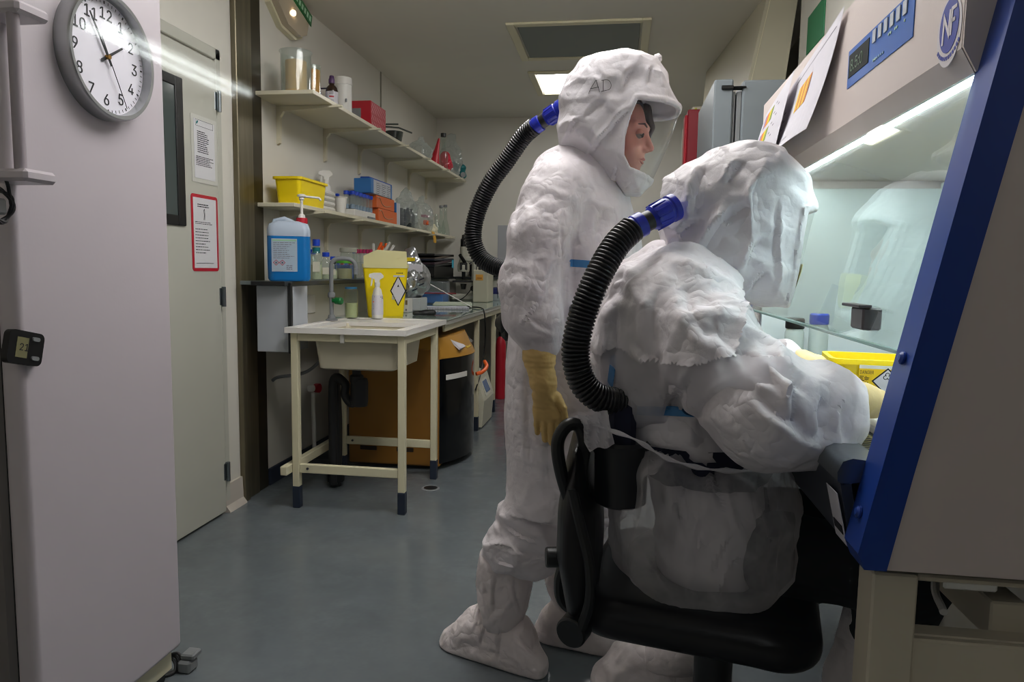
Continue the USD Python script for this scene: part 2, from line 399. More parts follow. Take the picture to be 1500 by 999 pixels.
def crumple(m, amp, s=9.0, seed=1, st=(1, 1, 1), fine=0.45, weight=None, smooth=1, mapf=None):
    """folds and creases of non-woven cloth, pushed along the normals"""
    v, f, n = meshkit.arrays(m, True)
    q = v if mapf is None else mapf(v)
    d = ridge(q, s, seed, st) + fine * ridge(q, s * 2.3, seed + 5, st) + 0.35 * fine * ridge(q, s * 5.1, seed + 9, st)
    w = 1.0 if weight is None else weight(v)
    v = v + n * (amp * d * w)[:, None]
    out = trimesh.Trimesh(v, f, process=False)
    return calm(out, smooth)

def pick(m, keep, lift=0.0):
    """the faces of m whose centre passes keep, as a skin lifted off the surface"""
    v, f, n = meshkit.arrays(m, True); c = v[f].mean(1); f = f[keep(c)]
    u, inv = np.unique(f, return_inverse=True)
    return trimesh.Trimesh(v[u] + n[u] * lift, inv.reshape(f.shape), process=False)

def folds(m, L, ymax=None):
    """sharp-edged folds on the side of m that faces -y: each is a line in x-z with a depth and a width, steep on one side, soft on the other"""
    v, f, n = meshkit.arrays(m, True); push = np.zeros(len(v)); face = np.clip((.35 - n[:, 1]) / .4, 0, 1)
    if ymax is not None: face = face * (v[:, 1] < ymax)
    for x0, z0, x1, z1, dep, w in L:
        a, e = A([x0, z0]), A([x1 - x0, z1 - z0]); l = np.linalg.norm(e); e = e / l; q = v[:, [0, 2]] - a
        t = q @ e; d = q @ A([-e[1], e[0]]) + .25 * w * np.sin(t / l * 5.0)
        taper = np.clip(np.minimum(t + .3 * w, l - t + .3 * w) / (.35 * l), 0, 1); taper = taper * taper * (3 - 2 * taper)
        push += dep * taper * (np.where(d > 0, -np.exp(-d / w), -np.exp(d / max(.25 * w, .0065))) + .55 * np.exp(-((d + .55 * w) / (.4 * w)) ** 2))
    return trimesh.Trimesh(v + n * (push * face)[:, None], f, process=False)

def band(m, n, lo, hi, lift=0.0, keep=None):
    """the skin of m between the planes n.p = lo and n.p = hi, with clean edges, lifted off the surface"""
    v, f, nn = meshkit.arrays(m, True); n = A(n, float)
    if keep is not None: f = f[keep(v[f].mean(1))]
    q = trimesh.Trimesh(v + nn * lift, f, process=False)
    q = trimesh.intersections.slice_mesh_plane(q, n, n * lo / (n @ n)); q = trimesh.intersections.slice_mesh_plane(q, -n, n * hi / (n @ n))
    return q

def roughen(m, amp, s, seed=0):
    v, f, n = meshkit.arrays(m, True); return trimesh.Trimesh(v + n * (amp * (meshkit.fbm(v * s, 3, seed) - 0.5) * 2)[:, None], f, process=False)
# ================================================================== the setting
struct('floor', bx(-4.0, 1.25, -6.1, 7.0, -0.1, 0.0, 0), FLOOR, 'grey sheet vinyl floor of the laboratory, faintly glossy and scuffed', 'floor')
struct('ceiling', bx(-4.0, 1.25, -6.1, 7.0, 2.6, 2.7, 0), CEIL, 'dull beige painted ceiling above the laboratory', 'ceiling')
struct('wall_left', bx(-1.9, -1.8, 0.30, 6.9, 0, 2.6, 0), WALL, 'pale grey wall behind the two long shelves', 'wall')
struct('wall_back', bx(-1.9, 1.15, 6.9, 7.0, 0, 2.6, 0), WALL, 'plain grey end wall behind the standing person', 'wall')
struct('wall_right', bx(1.05, 1.15, 0.30, 6.9, 0, 2.6, 0), WALL, 'beige wall behind the safety cabinet, with a green sign', 'wall')
wf = [bx(-4.0, -0.95, 0.22, 0.30, 0, 2.6, 0), bx(0.80, 1.25, 0.22, 0.30, 0, 2.6, 0), bx(-0.95, 0.80, 0.22, 0.30, 0, 0.35, 0), bx(-0.95, 0.80, 0.22, 0.30, 2.2, 2.6, 0)]
struct('wall_front', wf, WALL, 'partition wall holding the observation window', 'wall')
cw = [bx(-4.1, -4.0, -6.1, 0.3, 0, 2.6, 0), bx(-4.0, 1.25, -6.2, -6.1, 0, 2.6, 0), bx(1.25, 1.35, -6.1, 0.3, 0, 2.6, 0)]
struct('wall_corridor', cw, mat('corridor_paint', '4a4d50', 0.6), 'corridor walls on the viewing side of the window', 'wall')
w = thing('window_1', 'observation window glass that the laboratory is seen through', 'window', (-0.07, 0.26, 0.35), kind='structure')
part(w, 'window_frame', [bx(-0.95, -0.90, 0.21, 0.31, 0.35, 2.2), bx(0.75, 0.80, 0.21, 0.31, 0.35, 2.2), bx(-0.90, 0.75, 0.21, 0.31, 0.35, 0.40), bx(-0.90, 0.75, 0.21, 0.31, 2.15, 2.2)], CHROME)
part(w, 'pane', (A([(-0.90, 0.26, 0.40), (0.75, 0.26, 0.40), (0.75, 0.26, 2.15), (-0.90, 0.26, 2.15)]), A([(0, 1, 2), (0, 2, 3)])), PANE, smooth=False)
l = thing('strip_light', 'twin-tube corridor strip light mirrored as a streak in the window glass', 'lamp', (-3.0, -4.1, 2.44))
part(l, 'housing', bx(-3.12, -2.88, -4.95, -3.25, 2.53, 2.6), WPLAST)
for dx in (-0.07, 0.07): part(l, 'tube', cyl((-3.0 + dx, -4.9, 2.5), (-3.0 + dx, -3.3, 2.5), 0.018), emit('corridor_tube', (0.93, 1.0, 0.98), CORRIDOR_LIGHT))
l = thing('strip_light', 'unseen strip light added behind the camera to brighten the near sides', 'lamp', (0.3, -1.6, 2.44))  # unseen lamp, added to brighten the cabinet side, skirt and boots
part(l, 'housing', bx(0.2, 0.4, -2.2, -1.0, 2.53, 2.6), WPLAST)
for dx in (-0.05, 0.05): part(l, 'tube', cyl((0.3 + dx, -2.15, 2.5), (0.3 + dx, -1.05, 2.5), 0.018), emit('added_fill_tube', (0.95, 0.97, 1.0), CORRIDOR_LIGHT * 1.1))

def ceiling_panel(y0, y1, lit, label, k=1.0, glow_drop=0.0):
    x0, x1, z = -0.66, 0.09, 2.6
    t = thing('ceiling_panel', label, 'ceiling light', ((x0 + x1) / 2, (y0 + y1) / 2, 2.56), kind='structure' if not lit else None)
    fr = [bx(x0 - .05, x0, y0 - .05, y1 + .05, z - .014, z), bx(x1, x1 + .05, y0 - .05, y1 + .05, z - .014, z), bx(x0, x1, y0 - .05, y0, z - .014, z), bx(x0, x1, y1, y1 + .05, z - .014, z)]
    part(t, 'frame', fr, CREAM)
    part(t, 'diffuser', bx(x0 + .012, x1 - .012, y0 + .008, y1 - .008, z - .009 - glow_drop, z - .001), emit('panel_lit_%d' % (y0 * 10), (1.0, 0.972, 0.965), PANEL_LIGHT * k) if lit else mat('panel_unlit', '6c7471', 0.5), label=None)  # lowered box with glowing sides, added to brighten ceiling and upper walls
    return t
ceiling_panel(4.36, 5.0, False, 'unlit grey ceiling panel in a cream frame above the standing person')
ceiling_panel(5.40, 6.0, True, 'small lit ceiling panel behind the standing hood', 0.7)
ceiling_panel(2.36, 2.98, True, 'lit ceiling panel just above the standing person, out of frame', 1.0, 0.10)
ceiling_panel(1.50, 2.08, True, 'lit ceiling panel over the clock and the seated person, out of frame', 0.7, 0.10)

# door in the left wall, its jamb and the steel post
d = thing('door_1', 'pale grey laboratory door with two notices and a black-edged window', 'door', (-1.785, 2.55, 0), kind='structure')
part(d, 'leaf', bx(-1.80, -1.778, 2.10, 3.0, 0.012, 2.04), DOORP)
part(d, 'frame', [bx(-1.80, -1.785, 3.012, 3.05, 0, 2.10), bx(-1.80, -1.785, 2.05, 3.05, 2.052, 2.10)], DOORP)
part(d, 'window_frame', [bx(-1.78, -1.768, 2.69, 2.74, 1.31, 1.90), bx(-1.78, -1.768, 2.2, 2.69, 1.86, 1.90), bx(-1.78, -1.768, 2.2, 2.69, 1.31, 1.35), bx(-1.78, -1.768, 2.2, 2.24, 1.35, 1.86)], BLACK)
part(d, 'glass', bx(-1.779, -1.773, 2.24, 2.69, 1.35, 1.86, 0.001), mat('dark_glass', '47504f', 0.1))
for z in (1.87, 1.01, 0.20): part(d, 'hinge', [cyl((-1.768, 3.006, z - 0.045), (-1.768, 3.006, z + 0.045), 0.009, s=12), bx(-1.79, -1.776, 2.985, 3.03, z - 0.04, z + 0.04)], SSTEEL)
struct('trim_1', [bx(-1.80, -1.772, 3.165, 3.21, 0, 2.6), bx(-1.80, -1.785, 3.21, 3.33, 0, 2.6)], STEEL, 'worn steel post of the doorway beside the shelves', 'post')
struct('trim_2', bx(-1.80, -1.790, 3.33, 3.43, 0, 2.6), DSTEEL, 'dark polished inner edge of the steel post', 'post')
bb = ext([(0, 0), (0.035, 0), (0.034, 0.006), (0.016, 0.03), (0.012, 0.13), (0, 0.13)], 0.155, (-1.80, 3.165, 0), (1, 0, 0), (0, 0, 1))
struct('baseboard_left', bb, mat('coving_plastic', 'bdb5ab', 0.5), 'short pale coved skirting between the door and the steel post', 'baseboard')
struct('baseboard_back', bx(-1.80, -1.785, 3.44, 6.9, 0, 0.09), DBLUE, 'dark skirting along the wall under the sink bench', 'baseboard')
struct('trim_3', bx(-1.80, -1.792, 5.25, 5.266, 2.02, 2.6), mat('wall_joint', '8d897c', 0.6), 'thin vertical conduit strip on the wall above the upper shelf', 'conduit')

# notices on the door
def notice(name, y0, y1, z0, z1, label, border=None, seed=0):
    X, Y = (0, 1, 0), (0, 0, 1); o = lambda y, z, e=0.0: (-1.7772 + e, y, z)
    w_, h_ = y1 - y0, z1 - z0
    t = thing(name, label, 'notice', (-1.777, (y0 + y1) / 2, z0))
    if border: part(t, 'border', ext(rrect(0, 0, w_, h_, 0.015), 0.001, o(y0, z0), X, Y), border); e = 0.014
    else: part(t, 'sleeve', ext(rrect(0, 0, w_, h_, 0.004), 0.0008, o(y0, z0), X, Y), mat('laminate', 'c4c4bc', 0.3)); e = 0.018
    part(t, 'sheet', ext(sbox(e, e, w_ - e, h_ - e), 0.0008, o(y0, z0, 0.0011), X, Y), mat('notice_sheet', 'cfcfd2', 0.6))
    return t, o, X, Y
t, o, X, Y = notice('notice', 2.80, 2.99, 1.50, 1.78, 'white printed notice with a boxed heading, upper one on the door', None)
part(t, 'print', [lines(o(2.842, 1.715, .002), X, Y, 0.10, 11, 0.0035, 0.0085, 3), lines(o(2.83, 1.61, .002), X, Y, 0.13, 6, 0.003, 0.007, 4)] + [ext(sbox(a, b, c, d_), 0.0005, o(2.83, 1.735, .002), X, Y) for a, b, c, d_ in ((0, 0, .13, .0012), (0, .025, .13, .0262), (0, 0, .001, .026), (.13, 0, .131, .026))], INK)
part(t, 'emblem', ext(Polygon([(0, 0), (0.012, 0.004), (0.018, 0.016), (0.006, 0.014)]), 0.0005, o(2.834, 1.741, .002), X, Y), TEAL)
t, o, X, Y = notice('notice', 2.785, 2.985, 1.125, 1.45, 'red-bordered notice with a small figure, lower one on the door', RED)
part(t, 'print', [lines(o(2.83, 1.41, .002), X, Y, 0.10, 2, 0.004, 0.009, 6), lines(o(2.81, 1.335, .002), X, Y, 0.14, 2, 0.0025, 0.007, 7), lines(o(2.81, 1.305, .002), X, Y, 0.13, 9, 0.003, 0.0125, 8), lines(o(2.81, 1.16, .002), X, Y, 0.14, 1, 0.002, 0.01, 9, words=False)], INK)
part(t, 'figure', ext(LineString([(0, 0), (0.004, 0.02), (0, 0.04), (0.006, 0.045), (0.008, 0.02), (0.006, 0)]).buffer(0.0012), 0.0005, o(2.875, 1.345, .002), X, Y), INK)

# emergency light over the shelf
t = thing('emergency_light', 'small glowing emergency exit light high on the shelf wall', 'exit light', (-1.8, 3.72, 2.35))
pr = [(3.50, 2.56), (3.50, 2.47), (3.62, 2.385), (3.78, 2.37), (3.86, 2.40), (3.90, 2.50), (3.90, 2.57)]
part(t, 'body', ext([(a - 3.7, b - 2.46) for a, b in pr], 0.03, (-1.80, 3.7, 2.46), (0, 1, 0), (0, 0, 1)), CREAM)
part(t, 'lens', ext(Polygon([(a - 3.7, b - 2.46) for a, b in pr]).buffer(-0.016), 0.035, (-1.77, 3.7, 2.46), (0, 1, 0), (0, 0, 1)), mat('frosted_lens', 'b9ac97', 0.15, coat=0.5))
part(t, 'bulb', trimesh.creation.icosphere(2, 0.016).apply_translation((-1.735, 3.68, 2.475)), emit('exit_bulb', (1.0, 0.72, 0.42), 14.0))
part(t, 'green_label', ext(Polygon([(0, 0), (0.24, -0.075), (0.255, -0.015), (0.02, 0.06)]), 0.004, (-1.734, 3.655, 2.55), (0, 1, 0), (0, 0, 1)), GREEN)
part(t, 'print', [ext(affinity.rotate(sbox(k * 0.033, 0.0, k * 0.033 + 0.02, 0.03), -17, origin=(0, 0)), 0.001, (-1.7298, 3.675, 2.56), (0, 1, 0), (0, 0, 1)) for k in range(7)], mat('label_print', 'a9cdb2', 0.6))

# ------------------------------------------------------------------ fridge with the clock, left foreground
fx, fy0, fy1, fz0, fz1 = -1.17, 1.245, 1.735, 0.10, 1.98
t = thing('fridge', 'tall white laboratory fridge at the left edge, carrying the wall clock', 'fridge', (-1.4, 1.5, 0))
part(t, 'body', bx(-1.75, fx - 0.06, fy0 + 0.005, fy1 - 0.004, 0.10, fz1, 0.01), FRIDGE2)
part(t, 'door', m3.Manifold.hull(m3.Manifold.batch_boolean([m3.Manifold.sphere(0.014, 16).translate((x, y, z)) for x in (fx - 0.036, fx - 0.014) for y in (fy0 + .014, fy1 - .014) for z in (fz0 + .014, fz1 - .014)], m3.OpType.Add)), FRIDGE, smooth=40)
part(t, 'gasket', bx(fx - 0.06, fx - 0.049, fy0 + 0.012, fy1 - 0.01, 0.11, fz1 - 0.01), BLACKR)
part(t, 'plinth', bx(-1.74, fx - 0.025, fy0 + 0.03, fy1 - 0.012, 0.035, 0.088), CREAM)
for x in (-1.68, fx - 0.05):
    for y in (fy0 + 0.06, fy1 - 0.045): part(t, 'caster', cyl((x - 0.012, y, 0.02), (x + 0.012, y, 0.02), 0.02), BLACKR)
h = part(t, 'handle', [bx(fx - 0.004, fx + 0.087, 1.185, 1.262, z, z + .023, .006) for z in (1.300, 1.600)], FRIDGE)
part(h, 'grip', sweep(A([(fx + 0.064, 1.20, z) for z in (1.31, 1.4, 1.5, 1.61)]), 0.0105, 14), mat('handle_metal', '9d949a', 0.35))
# clock
cc = A([fx, 1.506, 1.613]); R = 0.139
t = thing('wall_clock', 'round silver-rimmed wall clock with black numerals on the fridge', 'clock', cc + A([0.018, 0, -R]))
part(t, 'rim', lathe([(R - 0.012, 0.0), (R, 0.0), (R, 0.030), (R - 0.004, 0.036), (R - 0.012, 0.035), (R - 0.014, 0.012)], cc, (1, 0, 0), 72, cap=False), CHROME, smooth=40)
part(t, 'dial', cyl(cc, cc + A([0.013, 0, 0]), R - 0.012, s=72), mat('clock_dial', 'e2e0ea', 0.5))
TILT = math.radians(2.5)
def dialpt(ang, r, e=0.0): return cc + A([0.0131 + e, r * math.sin(ang + TILT), r * math.cos(ang + TILT)])
DY, DZ = A([0, math.cos(TILT), -math.sin(TILT)]), A([0, math.sin(TILT), math.cos(TILT)])
for k in range(1, 13): part(t, 'numeral', text(str(k), 0.025, dialpt(k * math.pi / 6, 0.094), DY, DZ, 0.0008, center=True), INK)
part(t, 'minute_marks', [ext(sbox(-0.0006 if q % 5 else -0.0016, 0.115, 0.0006 if q % 5 else 0.0016, 0.1215), 0.0006, cc + A([0.0131, 0, 0]), rotv, rotw) for q in range(60) for rotv, rotw in [(A([0, math.cos(q * math.pi / 30), -math.sin(q * math.pi / 30)]), A([0, math.sin(q * math.pi / 30), math.cos(q * math.pi / 30)]))]], INK)
def hand(name, ang, l, w_, e, m, back=0.02):
    X, Y = A([0, math.cos(ang), -math.sin(ang)]), A([0, math.sin(ang), math.cos(ang)])
    part(t, name, ext(Polygon([(-w_, -back), (w_, -back), (w_ * 0.6, l), (-w_ * 0.6, l)]), 0.0012, cc + A([0.0131 + e, 0, 0]), X, Y), m)
hand('hour_hand', math.radians(57), 0.062, 0.0035, 0.002, INK); hand('minute_hand', math.radians(328), 0.098, 0.003, 0.0045, INK); hand('second_hand', math.radians(152), 0.115, 0.0009, 0.007, INK, 0.045)
part(t, 'hub', cyl(cc + A([0.013, 0, 0]), cc + A([0.023, 0, 0]), 0.005), mat('brass_hub', 'a57a35', 0.3, metal=0.8))
# timer and hanging cable
t = thing('kitchen_timer', 'small black digital timer stuck low on the fridge edge', 'timer', (fx + 0.02, 1.24, 0.94))
X, Y = A([0.0, 0.97, -0.24]), A([0.0, 0.24, 0.97])
o = A([fx + 0.001, 1.232, 0.985])
part(t, 'case', ext(rrect(-0.03, -0.033, 0.055, 0.033, 0.012), 0.014, o, X, Y), BLACK, smooth=40)
part(t, 'screen', ext(sbox(-0.012, -0.02, 0.016, 0.02), 0.0006, o + A([0.0141, 0, 0]), X, Y), mat('lcd', '7d7a58', 0.3))
part(t, 'digit', text('21', 0.014, o + A([0.0148, 0, 0]) - X * 0.006 + Y * -0.006, X, Y, 0.0004), INK)
for a, b in ((0.032, 0.02), (0.036, -0.018)): part(t, 'button', ext(LineString([(a - .005, b), (a + .005, b)]).buffer(0.004), 0.003, o + A([0.0141, 0, 0]), X, Y), GREY)
th = np.linspace(0, 7.5 * math.pi, 150)
coil = A([[fx + 0.030 + 0.004 * math.sin(3.1 * a), 1.185 + (0.026 + 0.003 * math.sin(1.7 * a)) * math.cos(a), 1.255 + (0.030 + 0.003 * math.cos(2.3 * a)) * math.sin(a)] for a in th])
coil = np.vstack([[(fx + 0.040, 1.192, 1.301), (fx + 0.036, 1.2, 1.29)], coil])
t = thing('coiled_cable', 'black coiled cable hanging from the fridge handle', 'cable', (fx, 1.19, 1.22))
part(t, 'coil', sweep(coil, 0.0032, 7), BLACKR); part(t, 'plug', bx(fx + .018, fx + 0.038, 1.165, 1.195, 1.238, 1.268, .004), GREY)
t = thing('cable_heap', 'pale plugs and dark cables on the floor at the foot of the fridge', 'cables', (-1.17, 1.78, 0))
g = np.random.default_rng(5)
part(t, 'plug', [bx(-1.205, -1.165, 1.755, 1.80, 0.0, 0.035, .006), bx(-1.20, -1.16, 1.765, 1.81, 0.035, 0.052, .004)], GREY)
part(t, 'cable', [wire([(-1.30, 1.76, 0.006), (-1.24 + 0.01 * k, 1.78, 0.03 + 0.008 * k), (-1.21, 1.75 + 0.01 * k, 0.006), (-1.26, 1.70, 0.006)], 0.0045) for k in range(3)], BLACKR)

# ------------------------------------------------------------------ grey cabinet, red box, slanted cabinet on the right
t = thing('tall_cabinet', 'grey upright cooling cabinet with a black hinge behind the seated hood', 'fridge', (0.72, 3.6, 0))
part(t, 'body', bx(0.505, 1.03, 3.30, 3.95, 0.05, 1.985, .008), FGREY)
part(t, 'door', bx(0.385, 0.466, 3.30, 3.95, 0.08, 1.99, .006), FGREY)
part(t, 'gasket', [bx(0.466, 0.478, 3.315, 3.94, 0.09, 1.94), bx(0.484, 0.505, 3.315, 3.94, 0.09, 1.94)], GREY)
part(t, 'hinge', [bx(0.415, 0.466, 3.288, 3.302, 1.945, 1.962), bx(0.44, 0.52, 3.29, 3.34, 1.951, 1.958), bx(0.43, 0.466, 3.32, 3.36, 1.988, 1.995)], BLACK)
part(t, 'foot', [bx(0.5, 0.55, 3.33, 3.4, 0, 0.05), bx(0.95, 1.0, 3.33, 3.4, 0, 0.05), bx(0.5, 0.55, 3.85, 3.92, 0, 0.05), bx(0.95, 1.0, 3.85, 3.92, 0, 0.05)], BLACK)
t = thing('pillar_cabinet', 'narrow pale column cabinet between the red box and the grey cabinet', 'cabinet', (0.49, 4.6, 0))
part(t, 'body', bx(0.385, 0.60, 4.31, 5.0, 0, 2.1, .005), mat('pale_column', 'b6afa0', 0.4)); part(t, 'stripe', bx(0.398, 0.412, 4.306, 4.312, 1.95, 2.09), mat('yellow_stripe', 'b9b33a', 0.5))
t = thing('red_box', 'dark red wall box with a small black latch behind the two hoods', 'box', (0.4, 4.25, 1.62))
part(t, 'body', bx(0.352, 0.446, 4.20, 4.31, 1.62, 2.06, .006), mat('dark_red', '8a1224', 0.4)); part(t, 'lid', bx(0.338, 0.353, 4.205, 4.305, 1.64, 2.03, .004), RED)
part(t, 'latch', bx(0.42, 0.44, 4.192, 4.202, 1.90, 1.94), BLACK)
P8 = [(0.715, 4.0, 2.599), (0.87, 4.0, 2.599), (0.63, 4.0, 2.12), (0.82, 4.0, 2.12), (0.58, 5.5, 2.599), (0.9, 5.5, 2.599), (0.55, 5.5, 2.12), (0.9, 5.5, 2.12)]
t = thing('exhaust_hood', 'pale slanted duct casing rising to the ceiling above the grey cabinet', 'duct', (0.75, 4.7, 2.0))
part(t, 'casing', hull(P8), mat('casing_paint', 'b3ae98', 0.5)); part(t, 'seam', [hull([(0.735 - 0.09 * k, 3.997, 2.6 - 0.48 * k) for k in (0, 1)] + [(0.738 - 0.09 * k, 3.997, 2.6 - 0.48 * k) for k in (0, 1)] + [(0.7365 - 0.09 * k, 4.002, 2.6 - 0.48 * k) for k in (0, 1)])], CREAM)
part(t, 'support', bx(0.605, 0.82, 4.05, 5.4, 0, 2.13, .004), mat('casing_paint', 'b3ae98', 0.5))
struct('soffit', bx(0.88, 1.05, 0.31, 3.98, 2.02, 2.6, 0), WALL, 'beige boxed-in duct along the top of the right wall', 'soffit')
t = thing('safety_sign', 'green and white safety sign on the boxed duct above the paper sheets', 'sign', (0.88, 3.7, 2.2))
part(t, 'plate', bx(0.874, 0.88, 3.50, 3.80, 2.22, 2.40), mat('sign_green', '1f7a4e', .5))
part(t, 'lower_panel', bx(0.874, 0.88, 3.50, 3.80, 2.08, 2.218), WPLAST); part(t, 'pictogram', [bx(.872, .8742, 3.60, 3.63, 2.11, 2.19), bx(.872, .8742, 3.56, 3.60, 2.15, 2.18)], RED)
# ================================================================== biological safety cabinet on its stand
Y0, Y1 = 1.0, 2.46
bsc = thing('safety_cabinet', 'large beige biological safety cabinet with blue edge and lit glass front', 'safety cabinet', (0.7, 1.7, 0.735))
XZ = ((1, 0, 0), (0, 0, 1))       # outline in the x-z plane, extruded towards -y
def side(poly, y, d, **k): return ext(poly, d, (0, y, 0), *XZ)
blue = [(0.342, .75), (.333, .772), (.445, 1.344), (.524, 1.75), (.57, 1.75), (.489, 1.343), (.396, .882), (.371, .75)]
part(bsc, 'edge_post', side(blue, Y0 + 0.06, 0.06), BLUEE, smooth=20)
part(bsc, 'edge_post', side(blue, Y1, 0.06), BLUEE, smooth=20)
for x, z in ((.384, 1.039), (.3415, .821)): part(bsc, 'bolt', lathe([(0.009, 0), (0.009, 0.003), (0.005, 0.006), (0.001, 0.0065)], (x, 1.03, z), (-0.98, 0, 0.19), 14), BLUEE)
pan = [(.371, .75), (.396, .882), (.489, 1.343), (.57, 1.75), (1.03, 1.75), (1.03, .75)]
part(bsc, 'side_panel', side(pan, Y0 + 0.022, 0.018), CABINET); part(bsc, 'side_panel', side(pan, Y1 - 0.004, 0.018), CABINET)
head = [(.44, 1.685), (.44, 1.452), (.458, 1.42), (.464, 1.42), (.464, 1.475), (.532, 1.475), (.532, 1.446), (1.0, 1.446), (1.0, 1.74), (.52, 1.74)]
part(bsc, 'header', side(head, Y1 - 0.03, Y1 - 0.03 - 1.058), CABINET, smooth=20)
for y in (1.0575, Y1 - .026): part(bsc, 'header_end', side([(.4405, 1.684), (.4405, 1.453), (.4585, 1.421), (.62, 1.421), (.62, 1.73), (.52, 1.73)], y, .004), CABINET)
part(bsc, 'back_wall', bx(0.98, 1.0, 1.03, Y1 - 0.03, 0.80, 1.44), LAMIN)
part(bsc, 'inner_wall', bx(0.47, 0.98, 1.022, 1.045, 0.80, 1.445, .001), LAMIN)
part(bsc, 'inner_wall', bx(0.46, 0.98, Y1 - 0.055, Y1 - 0.032, 0.80, 1.42, .001), LAMIN)
part(bsc, 'base', bx(0.375, 1.0, 1.03, Y1 - 0.03, 0.752, 0.80), DGREY)
part(bsc, 'work_surface', bx(0.44, 0.98, 1.045, Y1 - 0.055, 0.80, 0.868), SSTEEL)
lip = [(.318, .868), (.325, .884), (.338, .889), (.385, .884), (.385, .862), (.326, .850), (.319, .855)]
part(bsc, 'armrest', side(lip, Y1 - 0.06, Y1 - 0.06 - 1.06), SSTEEL, smooth=50)
part(bsc, 'apron', side([(.323, .852), (.338, .852), (.354, .765), (.342, .757)], Y1 - 0.06, Y1 - 0.06 - 1.06), mat('apron_steel', '3a3f4a', .4, metal=.3), smooth=20)
gr = part(bsc, 'grille', bx(0.385, 0.44, 1.06, Y1 - 0.06, 0.80, 0.874, .001), mat('grille_steel', 'a39c6c', 0.4, metal=0.5))
part(gr, 'slot', [rot(bx(.392, .434, y, y + 0.007, .8745, .8752, .0002), (0, 0, 1), 28, (.413, y, .87)) for y in np.arange(1.08, 2.38, 0.0135)], BLACK, kind='stuff', smooth=False)
s0, s1, nx = A([.392, 0, 1.045]), A([.456, 0, 1.4185]), A([0.0055, 0, -0.001])
sash = [(s0[0], s0[2]), (s1[0], s1[2]), (s1[0] + .006, s1[2]), (s0[0] + .006, s0[2])]
gl = part(bsc, 'glass_sash', side(sash, Y1 - 0.06, Y1 - 0.06 - 1.06), SASH, smooth=False)
part(gl, 'edge_strip', bx(.390, .400, 1.06, Y1 - .06, 1.040, 1.0455, .001), mat('glass_edge', '7ea39d', 0.2))
part(gl, 'grip', [bx(.388, .418, 1.215, 1.275, 1.062, 1.098, .003), bx(.380, .40, 1.21, 1.30, 1.098, 1.103, .001)], mat('grip_brown', '4b4346', 0.4))
part(bsc, 'tube', cyl((0.502, 1.07, 1.449), (0.502, Y1 - .08, 1.449), 0.013), emit('cabinet_tube', (0.86, 0.98, 1.0), CABINET_LIGHT))
part(bsc, 'diffuser', bx(0.468, 0.530, 1.06, Y1 - .06, 1.468, 1.4745, .001), WPLAST)
# controls on the header
FX = 0.44
def fac(y, z, e=0.0): return (FX - e, y, z)
fX, fY = (0, -1, 0), (0, 0, 1)       # seen from the room: x runs towards the near end
cp = part(bsc, 'control_panel', ext(sbox(0, 0, 0.325, 0.072), 0.0015, fac(1.552, 1.520), fX, fY), mat('panel_blue', '2d62b4', 0.4))
part(cp, 'screen', ext(sbox(0.008, 0.018, 0.122, 0.062), 0.001, fac(1.552, 1.520, .0015), fX, fY), mat('dark_display', '141c1a', 0.6, spec=.2))
part(cp, 'digit', [text('8.5:0', 0.022, fac(1.535, 1.548, .0026), fX, fY, 0.0004)], mat('display_digits', '4d6a4e', 0.4))
for k in range(6): part(cp, 'key', ext(sbox(0.142 + 0.028 * k, 0.045, 0.158 + 0.028 * k, 0.067), 0.002, fac(1.552, 1.520, .0015), fX, fY), mat('key_grey', 'b8bec4', 0.5))
for k in range(6): part(cp, 'lamp', cyl(fac(1.40 - 0.0095 * k, 1.533, .0015), fac(1.40 - 0.0095 * k, 1.533, .0028), 0.0026, s=10), mat('led_pale', 'c9e3c9', 0.3) if k < 2 else mat('led_dim', '88a6c4', 0.3))
for yy, zz in ((1.33, 1.556), (1.322, 1.556), (1.302, 1.556), (1.294, 1.556), (1.262, 1.556)): part(cp, 'lamp', cyl(fac(yy, zz, .0015), fac(yy, zz, .0028), 0.0024, s=10), mat('led_pale', 'c9e3c9', 0.3))
nf = part(bsc, 'badge', ext(affinity.scale(sbox(-1, -1, 1, 1).centroid.buffer(1), 0.037, 0.048), 0.0008, fac(1.098, 1.487), fX, fY), mat('badge_white', 'cfc8cc', 0.5), label='round white sticker with a blue NF mark')
part(nf, 'disc', ext(affinity.scale(sbox(-1, -1, 1, 1).centroid.buffer(1), 0.029, 0.036), 0.0006, fac(1.098, 1.494, .0008), fX, fY), mat('badge_blue', '27379b', 0.5))
part(nf, 'lettering', [ext(LineString(q).buffer(0.0026, cap_style=2, join_style=2), 0.0006, fac(1.098, 1.494, .0014), fX, fY) for q in ([(-.017, -.022), (-.015, .014), (.001, -.011), (.003, .021)], [(.007, -.015), (.009, .020), (.022, .020)], [(.009, .004), (.019, .004)])], mat('badge_white', 'cfc8cc', 0.5))
part(nf, 'small_print', [ext(affinity.rotate(sbox(-.0022, -.0435, .0022, -.0385), q, origin=(0, 0)), 0.0004, fac(1.098, 1.492, .0008), fX, fY) for q in range(-48, 60, 9)], mat('badge_blue', '27379b', 0.5))
lb = part(bsc, 'rating_label', hull([(0.3400 - d + (z - .757) * -.2316, y, z) for d in (0, .001) for y, z in ((1.066, .757), (1.066, .835), (1.12, .757), (1.12, .835))]), PAPER)
part(lb, 'bar_print', hull([(0.3388 - d + (z - .757) * -.2316, y, z) for d in (0, .001) for y, z in ((1.072, .772), (1.072, .785), (1.112, .772), (1.112, .785))]), INK)

